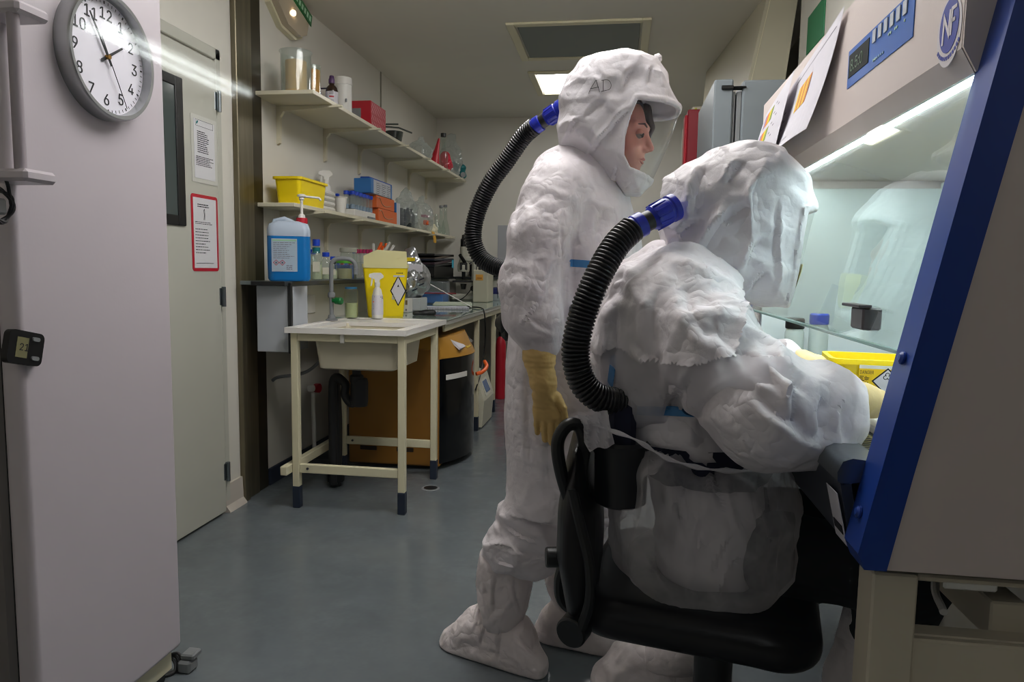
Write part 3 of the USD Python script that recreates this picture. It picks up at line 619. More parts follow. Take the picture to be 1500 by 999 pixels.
t = thing('cabinet_stand', 'beige steel stand carrying the safety cabinet at the lower right', 'stand', (0.7, 1.7, 0))
for x in (.365, .96):
    for y in (1.03, 2.36): part(t, 'leg', bx(x, x + 0.06, y, y + 0.06, 0, 0.735), STANDM)
part(t, 'rail', bx(.425, .96, 1.035, 1.085, 0.725, 0.735), STANDM); part(t, 'rail', bx(.425, .96, 2.36, 2.42, 0.66, 0.735), STANDM)
part(t, 'rail', bx(.96, 1.02, 1.09, 2.36, 0.60, 0.735), STANDM); part(t, 'side_sheet', bx(.425, .96, 1.04, 1.055, 0.40, 0.638), STANDM)
part(t, 'rail', bx(.425, .96, 1.055, 1.09, 0.60, 0.638), STANDM)
part(t, 'brace', hull([(x, y, z) for x, y, z in ((.62, 1.5, .735), (.62, 1.54, .735), (.62, 1.5, .68), (.62, 1.54, .68), (.95, 1.5, .55), (.95, 1.54, .55), (.95, 1.5, .49), (.95, 1.54, .49))]), STANDM)
part(t, 'rail', bx(.55, .60, 1.09, 2.36, 0.62, 0.68), STANDM)
part(t, 'clip', bx(.46, .53, 1.036, 1.042, 0.716, 0.728), WPLAST)
t = thing('white_cables', 'tangled white cables seen through the opening of the cabinet stand', 'cables', (0.7, 1.6, 0.64))
part(t, 'cable', wire([(.50, 1.35, .735), (.52, 1.30, .70), (.56, 1.25, .67), (.62, 1.2, .69), (.7, 1.3, .645)], 0.005), WPLAST); part(t, 'cable', wire([(.62, 1.4, .735), (.60, 1.32, .72), (.52, 1.2, .66), (.50, 1.12, .645)], 0.006), WPLAST)

# papers hung over the header
def sheet(pts, nu=14, nv=10, lift=None):
    a, b, c, d = A(pts, float); V = []
    for i in range(nu + 1):
        for j in range(nv + 1):
            u, v = i / nu, j / nv; p = (a * (1 - u) + b * u) * (1 - v) + (d * (1 - u) + c * u) * v
            V.append(p + (lift(u, v) if lift else 0))
    F = []
    for i in range(nu):
        for j in range(nv): q = i * (nv + 1) + j; F += [(q, q + nv + 1, q + nv + 2), (q, q + nv + 2, q + 1)]
    return V, F
def thick(pts, th=0.0004, **k):
    V, F = sheet(pts, **k); V = A(V); n = len(V); F = A(F)
    m = trimesh.Trimesh(np.vstack([V, V + A([th, 0, 0])]), np.vstack([F, F[:, ::-1] + n]), process=False); return m
def on_sheet(corners, u0, u1, v0, v1, e, lift=None):
    f = lambda u, v: (A(corners[0]) * (1 - u) + A(corners[1]) * u) * (1 - v) + (A(corners[3]) * (1 - u) + A(corners[2]) * u) * v + (lift(u, v) if lift else 0) - A([e, 0, 0])
    return thick([f(u0, v0), f(u1, v0), f(u1, v1), f(u0, v1)], nu=2, nv=2)
def cstrip(corners, cells, hexes, e, tag, owner, lift):
    for k, (c, hx) in enumerate(zip(cells, hexes)): part(owner, 'chart', on_sheet(corners, *c, e, lift), mat('print_' + hx, hx, 0.7), smooth=False)
lf1 = lambda u, v: A([-0.006 - 0.03 * v * v - 0.012 * math.sin(3 * u) * v, 0, 0])
c1 = [(.438, 2.20, 1.615), (.438, 1.578, 1.69), (.438, 1.70, 1.472), (.438, 2.12, 1.466)]
t = thing('paper_sheet', 'large white sheet with an orange striped chart hanging off the cabinet header', 'paper', (.43, 1.85, 1.47))
part(t, 'page', thick(c1, lift=lf1), PAPER, smooth=False)
for i in range(6): part(t, 'chart', on_sheet(c1, .50 + .034 * i, .53 + .034 * i, .26, .58, .0006, lf1), mat(*(('print_y', 'e8c64b'), ('print_o', 'd98a4a'))[i % 2], 0.7), smooth=False)
part(t, 'print', [on_sheet(c1, .36, .362, .3, .9, .0006, lf1), on_sheet(c1, .36, .56, .895, .905, .0006, lf1), on_sheet(c1, .40, .95, .10, .106, .0006, lf1)] + [on_sheet(c1, .14 + .07 * (k % 2), .18 + .07 * (k % 2), .25 + .07 * k, .275 + .07 * k, .0006, lf1) for k in range(9)], INKG, smooth=False)
lf2 = lambda u, v: A([-0.020 - 0.032 * v, 0, 0])
c2 = [(.438, 2.27, 1.622), (.438, 1.93, 1.660), (.438, 1.97, 1.462), (.438, 2.38, 1.452)]
t = thing('paper_sheet', 'white sheet with three small purple and yellow charts, left end of the header', 'paper', (.43, 2.2, 1.45))
part(t, 'page', thick(c2, lift=lf2), PAPER, smooth=False)
for k in range(3):
    for i, (nm, hx) in enumerate((('print_p', '9a86a8'), ('print_or', 'dd7c35'), ('print_ye', 'e3c52e'), ('print_g', '8fa04a'))):
        part(t, 'chart', on_sheet(c2, .10 + .085 * i, .183 + .085 * i, .10 + .29 * k, .30 + .29 * k, .0006, lf2), mat(nm, hx, 0.7), smooth=False)
part(t, 'print', [on_sheet(c2, .52 + .1 * (k % 2), .57 + .1 * (k % 2), .12 + .07 * k, .135 + .07 * k, .0006, lf2) for k in range(11)], INKG, smooth=False)

# things inside the safety cabinet
def tub(name, label, cat, base, a, b, h, m, flare=1.12, rim=0.008, ang=0, wall=0.002, group=None):
    """open rectangular tub with flared walls and a rim"""
    t = thing(name, label, cat, base, group=group); R = []
    ring = lambda k, z, g=0: A([(x * k, y * k, z) for x, y in rrect(-a / 2 - g, -b / 2 - g, a / 2 + g, b / 2 + g, min(a, b) * 0.16).exterior.coords[:-1]])
    prof = [ring(0.86, 0), ring(1, 0), ring(flare, h - 0.012), ring(flare, h - 0.012, rim), ring(flare, h, rim), ring(flare, h, -wall), ring(1, wall * 2, -wall)]
    m_ = rings(prof); T = trimesh.transformations.rotation_matrix(math.radians(ang), (0, 0, 1)); m_.apply_transform(T); m_.apply_translation(base)
    part(t, 'tub', m_, m, smooth=35); return t
t = tub('sharps_tub', 'open yellow sharps tub with a DANGER label inside the safety cabinet', 'tub', (.652, 1.84, .869), .24, .15, .084, YELLOW, 1.10, ang=-8)
ca, sa = math.cos(math.radians(-8)), math.sin(math.radians(-8))
LX, LY = A([ca, sa, 0]), A([0, -0.1, 1.0]); LY = LY / np.linalg.norm(LY); LO = A([.618, 1.843, .869]) + A([-sa, ca, 0]) * -0.0845 + A([0, 0, .003])
lo = lambda x, z: LO + LX * x + LY * z
part(t, 'label', ext(sbox(-.045, .0, .085, .062), .0008, lo(0, 0), LX, LY), mat('label_yellow', 'ecc40c', 0.5))
part(t, 'label_head', ext(sbox(-.045, .062, .085, .070), .0008, lo(0, 0), LX, LY), WPLAST)
part(t, 'hazard_diamond', ext(affinity.rotate(sbox(-.023, -.023, .023, .023), 45), .0014, lo(.016, .033), LX, LY), INK); 
part(t, 'hazard_diamond', ext(affinity.rotate(sbox(-.020, -.020, .020, .020), 45), .0018, lo(.016, .033), LX, LY), PAPER)
bio = [LineString([(0.0045 * math.cos(a) + .0042 * math.cos(q), 0.0045 * math.sin(a) + .0042 * math.sin(q)) for q in np.linspace(a - 2.4, a + 2.4, 14)]).buffer(.0008) for a in (math.pi / 2, math.pi * 7 / 6, math.pi * 11 / 6)]
part(t, 'biohazard_mark', [ext(q, .0022, lo(.016, .045), LX, LY) for q in bio], INK)
part(t, 'lettering', [text('DANGER', .0085, lo(-.043, .049) - LX * 0 + A([0, -.001, 0]), LX * 0.62, LY, .0005)], INK); part(t, 'small_print', [lines(lo(-.043, .044) + A([0, -.001, 0]), LX, LY, .026, 5, .0015, .0035, 3), lines(lo(.046, .05) + A([0, -.001, 0]), LX, LY, .03, 3, .0015, .0035, 5)], INK)
single('absorbent_pad', bx(.452, .60, 1.28, 1.68, .869, .8835, .004), mat('pad_white', 'ecebf0', 0.7), 'white absorbent pad on the work surface beside the gloved hand', 'pad')

for x, lab, cm, hgt in ((.605, 'small clear bottle with a blue cap deep inside the safety cabinet', BLUEC, .15), (.535, 'small jar with a dark lid deep inside the safety cabinet', BLACK, .135)):
    t = thing('specimen_jar', lab, 'jar', (x, 2.28, .8685)); part(t, 'body', lathe([(.026, 0), (.028, .004), (.028, hgt - .03), (.022, hgt - .015)], (x, 2.28, .8685), s=22), mat('jar_clear', 'b9c4c0', .2)); part(t, 'lid', lathe([(.027, hgt - .018), (.028, hgt - .014), (.028, hgt + .01), (.025, hgt + .014)], (x, 2.28, .8685), s=24), cm)
FK2 = [(0.074,0.82,0.064,0.697,0.012,0.018),(0.114,0.791,0.134,0.657,0.012,0.016),(0.139,0.779,0.1,0.642,0.014,0.02),(0.218,0.784,0.24,0.658,0.01,0.018),(0.179,0.699,0.142,0.57,0.012,0.018),(0.24,0.665,0.182,0.57,0.01,0.016),(0.039,0.786,0.033,0.643,0.012,0.016),(0.262,0.786,0.284,0.636,0.01,0.016),(0.184,0.795,0.198,0.707,0.01,0.016),(0.061,0.671,0.114,0.571,0.01,0.018)]
FH2 = [(0.164,1.363,0.13,1.257,0.013,0.022),(0.237,1.286,0.143,1.186,0.014,0.024),(0.239,1.283,0.196,1.222,0.01,0.016),(0.23,1.362,0.189,1.322,0.008,0.018),(0.254,1.329,0.25,1.236,0.009,0.02),(0.156,1.252,0.099,1.225,0.01,0.016),(0.218,1.157,0.162,1.121,0.009,0.018),(0.3,1.3,0.298,1.1,-0.008,0.012),(0.272,1.216,0.231,1.151,0.008,0.02),(0.119,1.215,0.108,1.169,0.009,0.016),(0.281,1.152,0.245,1.109,0.007,0.014)]
FB2 = [(0.136,1.003,0.079,0.858,0.01,0.016),(0.067,1.117,0.051,0.994,0.01,0.022),(-0.001,1.09,-0.015,0.979,0.012,0.022),(0.19,0.98,0.125,0.906,0.009,0.014),(0.104,0.97,0.094,0.878,0.01,0.012),(0.117,1.124,0.145,1.023,0.01,0.03),(0.032,1.02,0.072,0.982,0.01,0.018),(0.016,1.148,-0.008,1.096,0.009,0.02),(0.204,0.948,0.183,0.869,0.008,0.015),(0.155,1.087,0.196,0.999,0.008,0.03)]
FS2 = [(0.177,1.071,0.168,0.967,0.01,0.022),(0.233,1.038,0.289,0.966,0.01,0.02),(0.279,0.994,0.268,0.913,0.012,0.018),(0.324,0.964,0.312,0.897,0.012,0.018),(0.212,0.968,0.287,0.908,0.012,0.024),(0.357,0.951,0.354,0.882,0.01,0.014),(0.247,0.935,0.326,0.881,0.009,0.018),(0.199,1.014,0.245,0.97,0.008,0.02)]
FH1 = [(0.026,1.563,-0.061,1.485,0.009,0.018),(-0.015,1.513,-0.095,1.446,0.009,0.018),(0.026,1.663,-0.018,1.591,0.007,0.02),(-0.081,1.468,-0.108,1.416,0.008,0.012),(-0.111,1.537,-0.154,1.494,0.008,0.014),(0.073,1.672,0.05,1.618,0.009,0.012),(-0.056,1.428,-0.02,1.387,0.007,0.01),(-0.043,1.578,-0.111,1.537,0.006,0.02),(-0.013,1.424,-0.028,1.347,0.008,0.012),(-0.082,1.425,-0.037,1.373,0.008,0.009),(-0.118,1.456,-0.087,1.425,0.007,0.008)]
FB1 = [(-0.252,1.339,-0.271,1.228,0.0063,0.016),(-0.114,1.28,-0.125,1.024,0.0098,0.014),(-0.097,1.28,-0.119,1.204,0.007,0.016),(-0.043,1.314,-0.077,1.171,0.007,0.022),(-0.202,1.237,-0.213,1.1,0.0056,0.02),(-0.171,1.084,-0.247,1.0,0.007,0.014),(-0.191,1.13,-0.242,1.048,0.0063,0.014),(-0.149,1.178,-0.182,1.075,0.0063,0.016),(-0.238,1.313,-0.187,1.33,0.0056,0.016),(-0.139,1.314,-0.145,1.144,0.0056,0.014),(-0.228,0.934,-0.233,0.584,0.0049,0.022),(-0.169,0.723,-0.179,0.56,0.0049,0.02),(-0.001,1.314,0.027,1.231,0.0056,0.02),(-0.216,1.039,-0.154,0.989,0.0063,0.014)]
FT1 = [(-0.337,0.389,-0.239,0.376,0.009,0.01),(-0.318,0.45,-0.181,0.4,0.01,0.01),(-0.326,0.346,-0.258,0.331,0.008,0.008),(-0.27,0.473,-0.125,0.444,0.009,0.01),(-0.258,0.375,-0.142,0.354,0.009,0.01),(-0.298,0.422,-0.219,0.354,0.008,0.01)]
FO1 = [(-0.374,0.173,-0.393,0.089,0.01,0.012),(-0.304,0.128,-0.316,0.028,0.009,0.012),(-0.254,0.133,-0.194,0.057,0.008,0.014),(-0.284,0.12,-0.175,0.069,0.006,0.01),(-0.35,0.134,-0.373,0.06,0.008,0.01),(-0.316,0.3,-0.33,0.167,0.008,0.016),(-0.267,0.294,-0.251,0.174,0.008,0.014),(-0.351,0.267,-0.344,0.155,0.007,0.012)]
# ================================================================== people
def hose_mesh(pts, r, pitch=0.0078, s=18):
    P = spline(pts, 400); L = np.r_[0, np.cumsum(np.linalg.norm(np.diff(P, axis=0), axis=1))]
    n = int(L[-1] / pitch) * 6; l = np.linspace(0, L[-1], n); Q = np.stack([np.interp(l, L, P[:, k]) for k in range(3)], -1)
    ph = (l / pitch) % 1.0; rr = r * (0.885 + 0.115 * np.clip(1.6 * np.sin(np.pi * ph) - 0.35, 0, 1))
    return sweep(Q, rr, s)

def connector(t, tip, end, r, r_hose):
    """blue swivel coupling from the hood (tip) to the hose (end)"""
    tip, end = A(tip, float), A(end, float); L = np.linalg.norm(end - tip); ax = end - tip
    c = part(t, 'hose_coupling', [lathe([(r * 1.12, 0), (r * 1.12, .10 * L), (r * 1.0, .12 * L), (r * 1.0, .16 * L), (r * 1.08, .18 * L), (r * 1.0, .46 * L), (r * .86, .50 * L), (r * .80, .53 * L)], tip, ax, 32), lathe([(r * .80, .66 * L), (r * 1.0, .68 * L), (r * 1.0, .84 * L), (r * .93, .86 * L), (r * .93, .97 * L), (r * .84, L)], tip, ax, 32)] + [lathe([(.0022, 0), (.0022, L * .26)], tip + ax * .19 + frame3(ax)[0] * math.cos(q) * r * 1.03 + frame3(ax)[1] * math.sin(q) * r * 1.03, ax, 6) for q in np.arange(0, 6.28, .52)], BLUEP, label='blue hose coupling', smooth=30)
    part(c, 'ring', lathe([(r * .82, .50 * L), (r * .82, .69 * L)], tip, ax, 28), BLACK)

def hood_fields(F, poly, yc, W, R, win, p=2.4, amp=0.011, seed=3, front=0.02, neck=None):
    base = F.inflate(poly, yc, W, R, p); P = F.pts()
    rd = ridge(P, 7.5, seed, (1, 1, .7)) + 0.4 * ridge(P, 17, seed + 3)
    wd = F.polyd(win); w = np.clip(wd / 0.05, 0, 1)          # calm cloth next to the window's frame
    f = base - amp * (rd - .45) * w
    shell = np.maximum(np.maximum(f, -(f + 0.010)), -wd)
    # a thin flange frames the window
    rim = np.maximum(np.maximum(base - 0.003, -(base + 0.012)), np.abs(wd) - 0.0065)
    return smin(shell, rim, 0.004), base, wd

# ---------------------------------------------------------------- standing person
p1 = thing('person', 'standing person in a white hooded coverall looking down to the right, one gloved hand hanging', 'person', (-0.2, 2.03, 0))
F = Field((-.50, 1.70, .20), (.24, 2.40, 1.52), .0066)
torsoA = [(-.215, 1.445), (-.137, 1.475), (-.05, 1.45), (.015, 1.36), (.045, 1.269), (.062, 1.166), (.050, 1.05), (.040, .85), (.035, .6), (.035, .32), (-.294, .32), (-.300, .458), (-.318, .744), (-.312, .984), (-.300, 1.238), (-.272, 1.372)]
f = np.maximum(F.inflate(torsoA, 2.04, .185, .15, 2.3), .468 - F.z)
f = smin(f, F.cap((-.15, 1.98, 1.40), (-.02, 2.04, 1.46), .085, .07), .05)
armR = F.chain([((-.165, 1.895, 1.365), .082), ((-.208, 1.835, 1.24), .077), ((-.222, 1.815, 1.10), .075), ((-.214, 1.81, 1.03), .071), ((-.192, 1.81, .965), .046)], .03)
armL = F.chain([((-.10, 2.19, 1.35), .085), ((-.09, 2.27, 1.12), .075), ((.04, 2.25, .98), .05)], .03)
f = smin(smin(f, armR, .025), armL, .03)
tr = F.inflate([(-.27, .62), (-.08, .62), (-.085, .40), (-.118, .318), (-.206, .278), (-.317, .278), (-.368, .325), (-.345, .403), (-.30, .5)], 1.985, .095, .085, 2.2)
tr2 = F.cap((-.10, 2.13, .6), (-.10, 2.135, .26), .085, .075)
f = np.minimum(f, smin(tr, tr2, .01))
body = F.mesh(f)
def wA(v):
    skirt = np.clip((v[:, 2] - .5) / .1, 0, 1) * np.clip((1.0 - v[:, 2]) / .15, 0, 1) * (v[:, 1] > 1.80 + 0.0 * v[:, 0])
    arm = v[:, 1] < 1.885
    return np.where(v[:, 2] < .475, 1.35, np.where(arm & (v[:, 2] > .93), 0.75, 0.7 - 0.42 * skirt))
body = crumple(body, .015, 8.0, 11, (1, 1, .75), .5, wA, mapf=lambda v: v * np.where(v[:, 2:] < .47, A([[1, 1, 2.3]]), 1.0))
body = folds(body, FB1 + FT1)
cov = part(p1, 'coverall', body, TYVEK, label='white non-woven coverall and gown')
tors = lambda c: (c[:, 0] > -.128) | (c[:, 1] > 1.97)
part(cov, 'seam_tape', band(body, (.06, 0, 1), 1.1535, 1.1725, .0016, tors), TAPE, label='blue seam tape')
part(p1, 'belt', band(body, (0, 0, 1), 1.002, 1.058, .004, tors), BELT, label='grey waist belt')
part(p1, 'blower_unit', [lathe([(.012, 0), (.034, .02), (.036, .05)], (-.345, 2.0, 1.0), (1, 0, 0), 20), bx(-.325, -.285, 1.97, 2.10, .95, 1.14, .012)], BLACK)
# legs: boot covers and overshoes
F = Field((-.56, 1.84, -.01), (.10, 2.30, .36), .0055)
tube_ = F.inflate([(-.372, .335), (-.245, .325), (-.230, .24), (-.236, .17), (-.262, .105), (-.312, .085), (-.365, .105), (-.388, .19), (-.385, .28)], 1.995, .078, .062, 2.3)
part(p1, 'boot_cover', folds(crumple(F.mesh(tube_), .010, 9, 21, (1, 1, .6)), FO1), SHOE)
t2 = F.chain([((-.115, 2.135, .31), .062), ((-.13, 2.135, .2), .066), ((-.12, 2.13, .12), .055)])
m = crumple(F.mesh(t2), .008, 9, 22, (1, 1, .6))
b2 = part(p1, 'boot_cover', m, SHOE); part(b2, 'seam_tape', band(m, (1, 0, 0), -.163, -.143, .0015, lambda c: (c[:, 1] < 2.13) & (c[:, 2] > .17)), TAPE)
def overshoe(outline, yfun, seed, W=.062):
    """loose cloth shoe: an inflated side outline that follows its own heading on the floor"""
    xs = [p[0] for p in outline]; zs = [p[1] for p in outline]; ym = [yfun(min(xs)), yfun(max(xs))]
    F = Field((min(xs) - .03, min(ym) - .10, -.02), (max(xs) + .03, max(ym) + .10, max(zs) + .03), .005)
    s = np.maximum(F.inflate(outline, yfun(F.x), W, .05, 2.3), .0008 - F.z)
    m = crumple(F.mesh(s), .012, 9, seed, (1, 1, .7), weight=lambda v: np.clip(v[:, 2] / .03, .15, 1)); m.vertices[:, 2] = np.maximum(m.vertices[:, 2], .0004); return m
shoeA = [(-.520, .006), (-.465, .072), (-.420, .122), (-.385, .146), (-.345, .128), (-.29, .125), (-.24, .142), (-.20, .085), (-.166, .035), (-.172, -.02), (-.205, -.035), (-.30, -.04), (-.41, -.04), (-.50, -.035)]
part(p1, 'overshoe', folds(overshoe(shoeA, lambda x: 2.064 - .36 * (x + .511), 31), FO1), SHOE)
shoeB = [(-.232, .01), (-.208, .08), (-.175, .125), (-.12, .145), (-.085, .12), (-.026, .094), (.024, .04), (.012, -.03), (-.05, -.04), (-.13, -.04), (-.21, -.035)]
part(p1, 'overshoe', overshoe(shoeB, lambda x: 2.15 - .217 * (x + .21), 33, .058), SHOE)
# hood
hoodA = [(-.178, 1.608), (-.158, 1.671), (-.122, 1.705), (-.067, 1.727), (-.013, 1.731), (.041, 1.726), (.082, 1.706), (.108, 1.668), (.130, 1.622), (.149, 1.584), (.129, 1.513), (.101, 1.441), (.076, 1.383), (.050, 1.352), (.006, 1.350), (-.058, 1.385), (-.134, 1.447), (-.173, 1.485), (-.183, 1.535), (-.172, 1.575)]
winA = [(.028, 1.588), (.010, 1.54), (-.002, 1.49), (-.003, 1.445), (.014, 1.411), (.076, 1.391), (.20, 1.39), (.20, 1.573), (.109, 1.582)]
F = Field((-.22, 1.84, 1.32), (.18, 2.16, 1.76), .0042)
f, base, wd = hood_fields(F, hoodA, 2.0, .135, .12, winA, 2.5, .017, 41)
hm = folds(F.mesh(f), FH1, 1.97)
hd = part(p1, 'hood', hm, TYVEK2, label='white hood with the pen letters A D')
mb = F.mesh(base)
PW = Polygon(winA).buffer(.004)
from shapely import contains_xy
part(hd, 'visor', pick(mb, lambda c: contains_xy(PW, c[:, 0], c[:, 2]), -.001), VISOR, label='clear visor')
part(hd, 'knot', roughen(lathe([(.004, 0), (.012, .006), (.013, .016), (.006, .024)], (.075, 1.985, 1.702), (.55, 0, .8), 12), .004, 60), TYVEK2)
def drape_strokes(m, strokes, yhit, r):
    """pen strokes laid on the near side of a surface"""
    v = A(m.vertices); ms = []
    for st in strokes:
        P = spline([(x, 0, z) for x, z in st], 14); Q = []
        for q in P:
            near = v[(np.hypot(v[:, 0] - q[0], v[:, 2] - q[2]) < .007) & (v[:, 1] < yhit)]
            Q.append((q[0], near[:, 1].min() - .0002 if len(near) else yhit, q[2]))
        ms.append(sweep(Q, r, 5))
    return ms
part(hd, 'lettering', drape_strokes(hm, [[(-.091, 1.597), (-.085, 1.612), (-.073, 1.630)], [(-.073, 1.630), (-.068, 1.615), (-.063, 1.599)], [(-.087, 1.610), (-.066, 1.612)], [(-.055, 1.628), (-.054, 1.601)], [(-.059, 1.628), (-.043, 1.629), (-.035, 1.619), (-.039, 1.606), (-.060, 1.600)]], 1.98, .0007), INK)
# head inside the hood
ya = math.radians(-15); pt = math.radians(10)
Rz = A([[math.cos(ya), -math.sin(ya), 0], [math.sin(ya), math.cos(ya), 0], [0, 0, 1]]); Ry = A([[math.cos(pt), 0, math.sin(pt)], [0, 1, 0], [-math.sin(pt), 0, math.cos(pt)]])
RH = Rz @ Ry; HC = A([-.024, 1.985, 1.515])
H = lambda x, y, z: HC + RH @ A([x, y, z])
F = Field((-.15, 1.88, 1.33), (.12, 2.09, 1.64), .0032)
ev = lambda c, r: F.ell(H(*c), r, RH)
f = ev((-.015, 0, .025), (.092, .073, .092))
f = smin(f, ev((.035, 0, -.035), (.055, .052, .075)), .03)         # cheeks
f = smin(f, ev((.052, 0, -.088), (.028, .030, .022)), .025)        # chin
f = smin(f, F.cap(H(-.03, 0, -.08), H(-.045, 0, -.135), .046, .044), .02)
for s in (-1, 1):
    f = smin(f, F.cap(H(.078, .012 * s, .028), H(.062, .045 * s, .030), .010, .009), .014)   # brows
    f = smin(f, ev((.055, .034 * s, -.022), (.022, .022, .020)), .018)                       # cheekbones
    f = -smin(-f, ev((.088, .032 * s, .006), (.017, .018, .011)), .012)                      # eye sockets
    f = smin(f, ev((-.012, .074 * s, -.005), (.018, .007, .030)), .006)                      # ears
f = smin(f, F.cap(H(.080, 0, .018), H(.104, 0, -.022), .007, .0095), .010)                    # nose
for s in (-1, 1): f = smin(f, ev((.092, .009 * s, -.028), (.010, .007, .006)), .006)
f = smin(f, ev((.079, 0, -.050), (.014, .022, .006)), .008); f = smin(f, ev((.077, 0, -.063), (.012, .018, .006)), .008)
hdm = calm(F.mesh(f), 4)
head = part(p1, 'head', hdm, SKIN, smooth=True)
for s in (-1, 1):
    e = part(head, 'eye', trimesh.creation.icosphere(2, .0112).apply_translation(H(.0745, .031 * s, .006)), EYEW, smooth=True)
    part(head, 'iris', lathe([(.0066, 0), (.0060, .001), (.001, .0014)], H(.0745, .031 * s, .006) + RH @ A([.0105, .001 * s, -.002]), RH @ A([1, .1 * s, -.25]), 14), IRIS)
    part(head, 'eyebrow', sweep([H(.087, .016 * s, .028), H(.083, .030 * s, .034), H(.070, .047 * s, .029)], [.0028, .0034, .002], 8, flat=.7), HAIR)
    ld = trimesh.creation.icosphere(3, .0126); cc_ = A(ld.vertices)[A(ld.faces)].mean(1); ld = trimesh.Trimesh(ld.vertices, A(ld.faces)[(cc_ @ A([-.25, 0, 1.0])) > -.0012], process=False)
    part(head, 'eyelid', (A(ld.vertices) @ RH.T + H(.0745, .031 * s, .006), A(ld.faces)), SKIN, smooth=True); part(head, 'lashes', sweep([H(.0845, .021 * s, .0035), H(.0872, .031 * s, .0042), H(.0805, .042 * s, .0025)], .0011, 6), HAIR)
lipf = F
ml = [cat_([sweep([H(.084, -.020, -.0545), H(.0915, -.008, -.0515), H(.0925, 0, -.0525), H(.0915, .008, -.0515), H(.084, .020, -.0545)], [.0015, .0032, .003, .0032, .0015], 8), sweep([H(.083, -.019, -.0565), H(.0885, -.008, -.061), H(.0895, 0, -.0615), H(.0885, .008, -.061), H(.083, .019, -.0565)], [.0015, .0034, .0038, .0034, .0015], 8)])]
part(head, 'lips', ml, LIPS, smooth=True)
Fh = Field((-.16, 1.87, 1.38), (.12, 2.10, 1.66), .004)
hr = np.maximum(Fh.ell(H(-.022, 0, .03), (.100, .081, .098), RH), -Fh.ell(H(.07, 0, -.03), (.068, .068, .105), RH))
hr = np.maximum(hr, -Fh.ell(H(.085, -.02, .02), (.070, .085, .075), RH)); hr = smin(hr, Fh.chain([(H(.055, .055, .085), .015), (H(.070, .068, .04), .013), (H(.062, .072, -.02), .010)]), .008)
part(head, 'hair', crumple(Fh.mesh(hr), .003, 40, 5, (1, 1, .3), smooth=1), HAIR)
# gloves
def glove(F, chain_, palm, fingers, thumb, k=.010, cuff=None):
    f = F.chain(chain_, .012)
    f = smin(f, palm, .014)
    g = None
    for fg in fingers + [thumb]:
        c = F.chain(fg, .004); g = c if g is None else np.minimum(g, c)
    return smin(f, g, .006)
F = Field((-.27, 1.73, .68), (-.09, 1.87, 1.04), .0030)
gy = 1.795
palm = smin(F.cap((-.178, gy, .825), (-.160, gy, .782), .021, .021, (1, .8, 1)), F.cap((-.190, gy, .825), (-.192, gy, .785), .019, .018, (1, .8, 1)), .02)
fing = [[((-.148, gy, .790), .0098), ((-.143, gy + .002, .748), .0094), ((-.143, gy + .010, .722), .0086)],
        [((-.165, gy - .001, .788), .0100), ((-.161, gy, .738), .0097), ((-.160, gy + .010, .707), .0088)],
        [((-.182, gy, .788), .0096), ((-.180, gy + .002, .742), .0092), ((-.178, gy + .012, .714), .0084)],
        [((-.198, gy + .002, .790), .0088), ((-.199, gy + .006, .755), .0084), ((-.198, gy + .013, .732), .0078)]]
th_ = [((-.152, gy + .003, .828), .014), ((-.134, gy + .002, .800), .0115), ((-.127, gy + .006, .768), .0098)]
gm = glove(F, [((-.203, 1.805, .985), .041), ((-.197, 1.802, .93), .0385), ((-.184, gy, .865), .031), ((-.178, gy, .83), .026)], palm, fing, th_)
gm = crumple(F.mesh(gm), .0035, 30, 61, (1, 1, 2.2), .4, lambda v: np.clip((v[:, 2] - .76) / .05, .12, 1), smooth=3)
part(p1, 'glove', gm, GLOVE, label='yellow rubber glove of the hanging hand', smooth=True)
F = Field((-.02, 2.16, .86), (.20, 2.32, 1.04), .004)
f = smin(F.chain([((.03, 2.25, .99), .036), ((.075, 2.24, .955), .03), ((.11, 2.24, .93), .028)]), F.cap((.10, 2.24, .935), (.13, 2.24, .92), .026, .022, (1, 1.3, 1)), .015)
for q in range(4): f = smin(f, F.chain([((.13, 2.205 + .021 * q, .92), .0098), ((.162, 2.203 + .022 * q, .912), .009), ((.178, 2.203 + .022 * q, .895), .008)], .004), .005)
f = smin(f, F.chain([((.09, 2.215, .93), .013), ((.11, 2.19, .915), .0105), ((.132, 2.186, .90), .009)], .004), .006)
part(p1, 'glove', F.mesh(f), GLOVE, smooth=True)
connector(p1, (-.169, 2.03, 1.600), (-.262, 2.06, 1.548), .0235, .024)
part(p1, 'hose', hose_mesh([(-.250, 2.055, 1.556), (-.285, 2.075, 1.530), (-.335, 2.09, 1.465), (-.385, 2.10, 1.40), (-.425, 2.11, 1.315), (-.435, 2.11, 1.24), (-.408, 2.11, 1.182), (-.35, 2.09, 1.155), (-.285, 2.06, 1.15)], .0265), HOSE, label='black corrugated breathing hose', smooth=60)

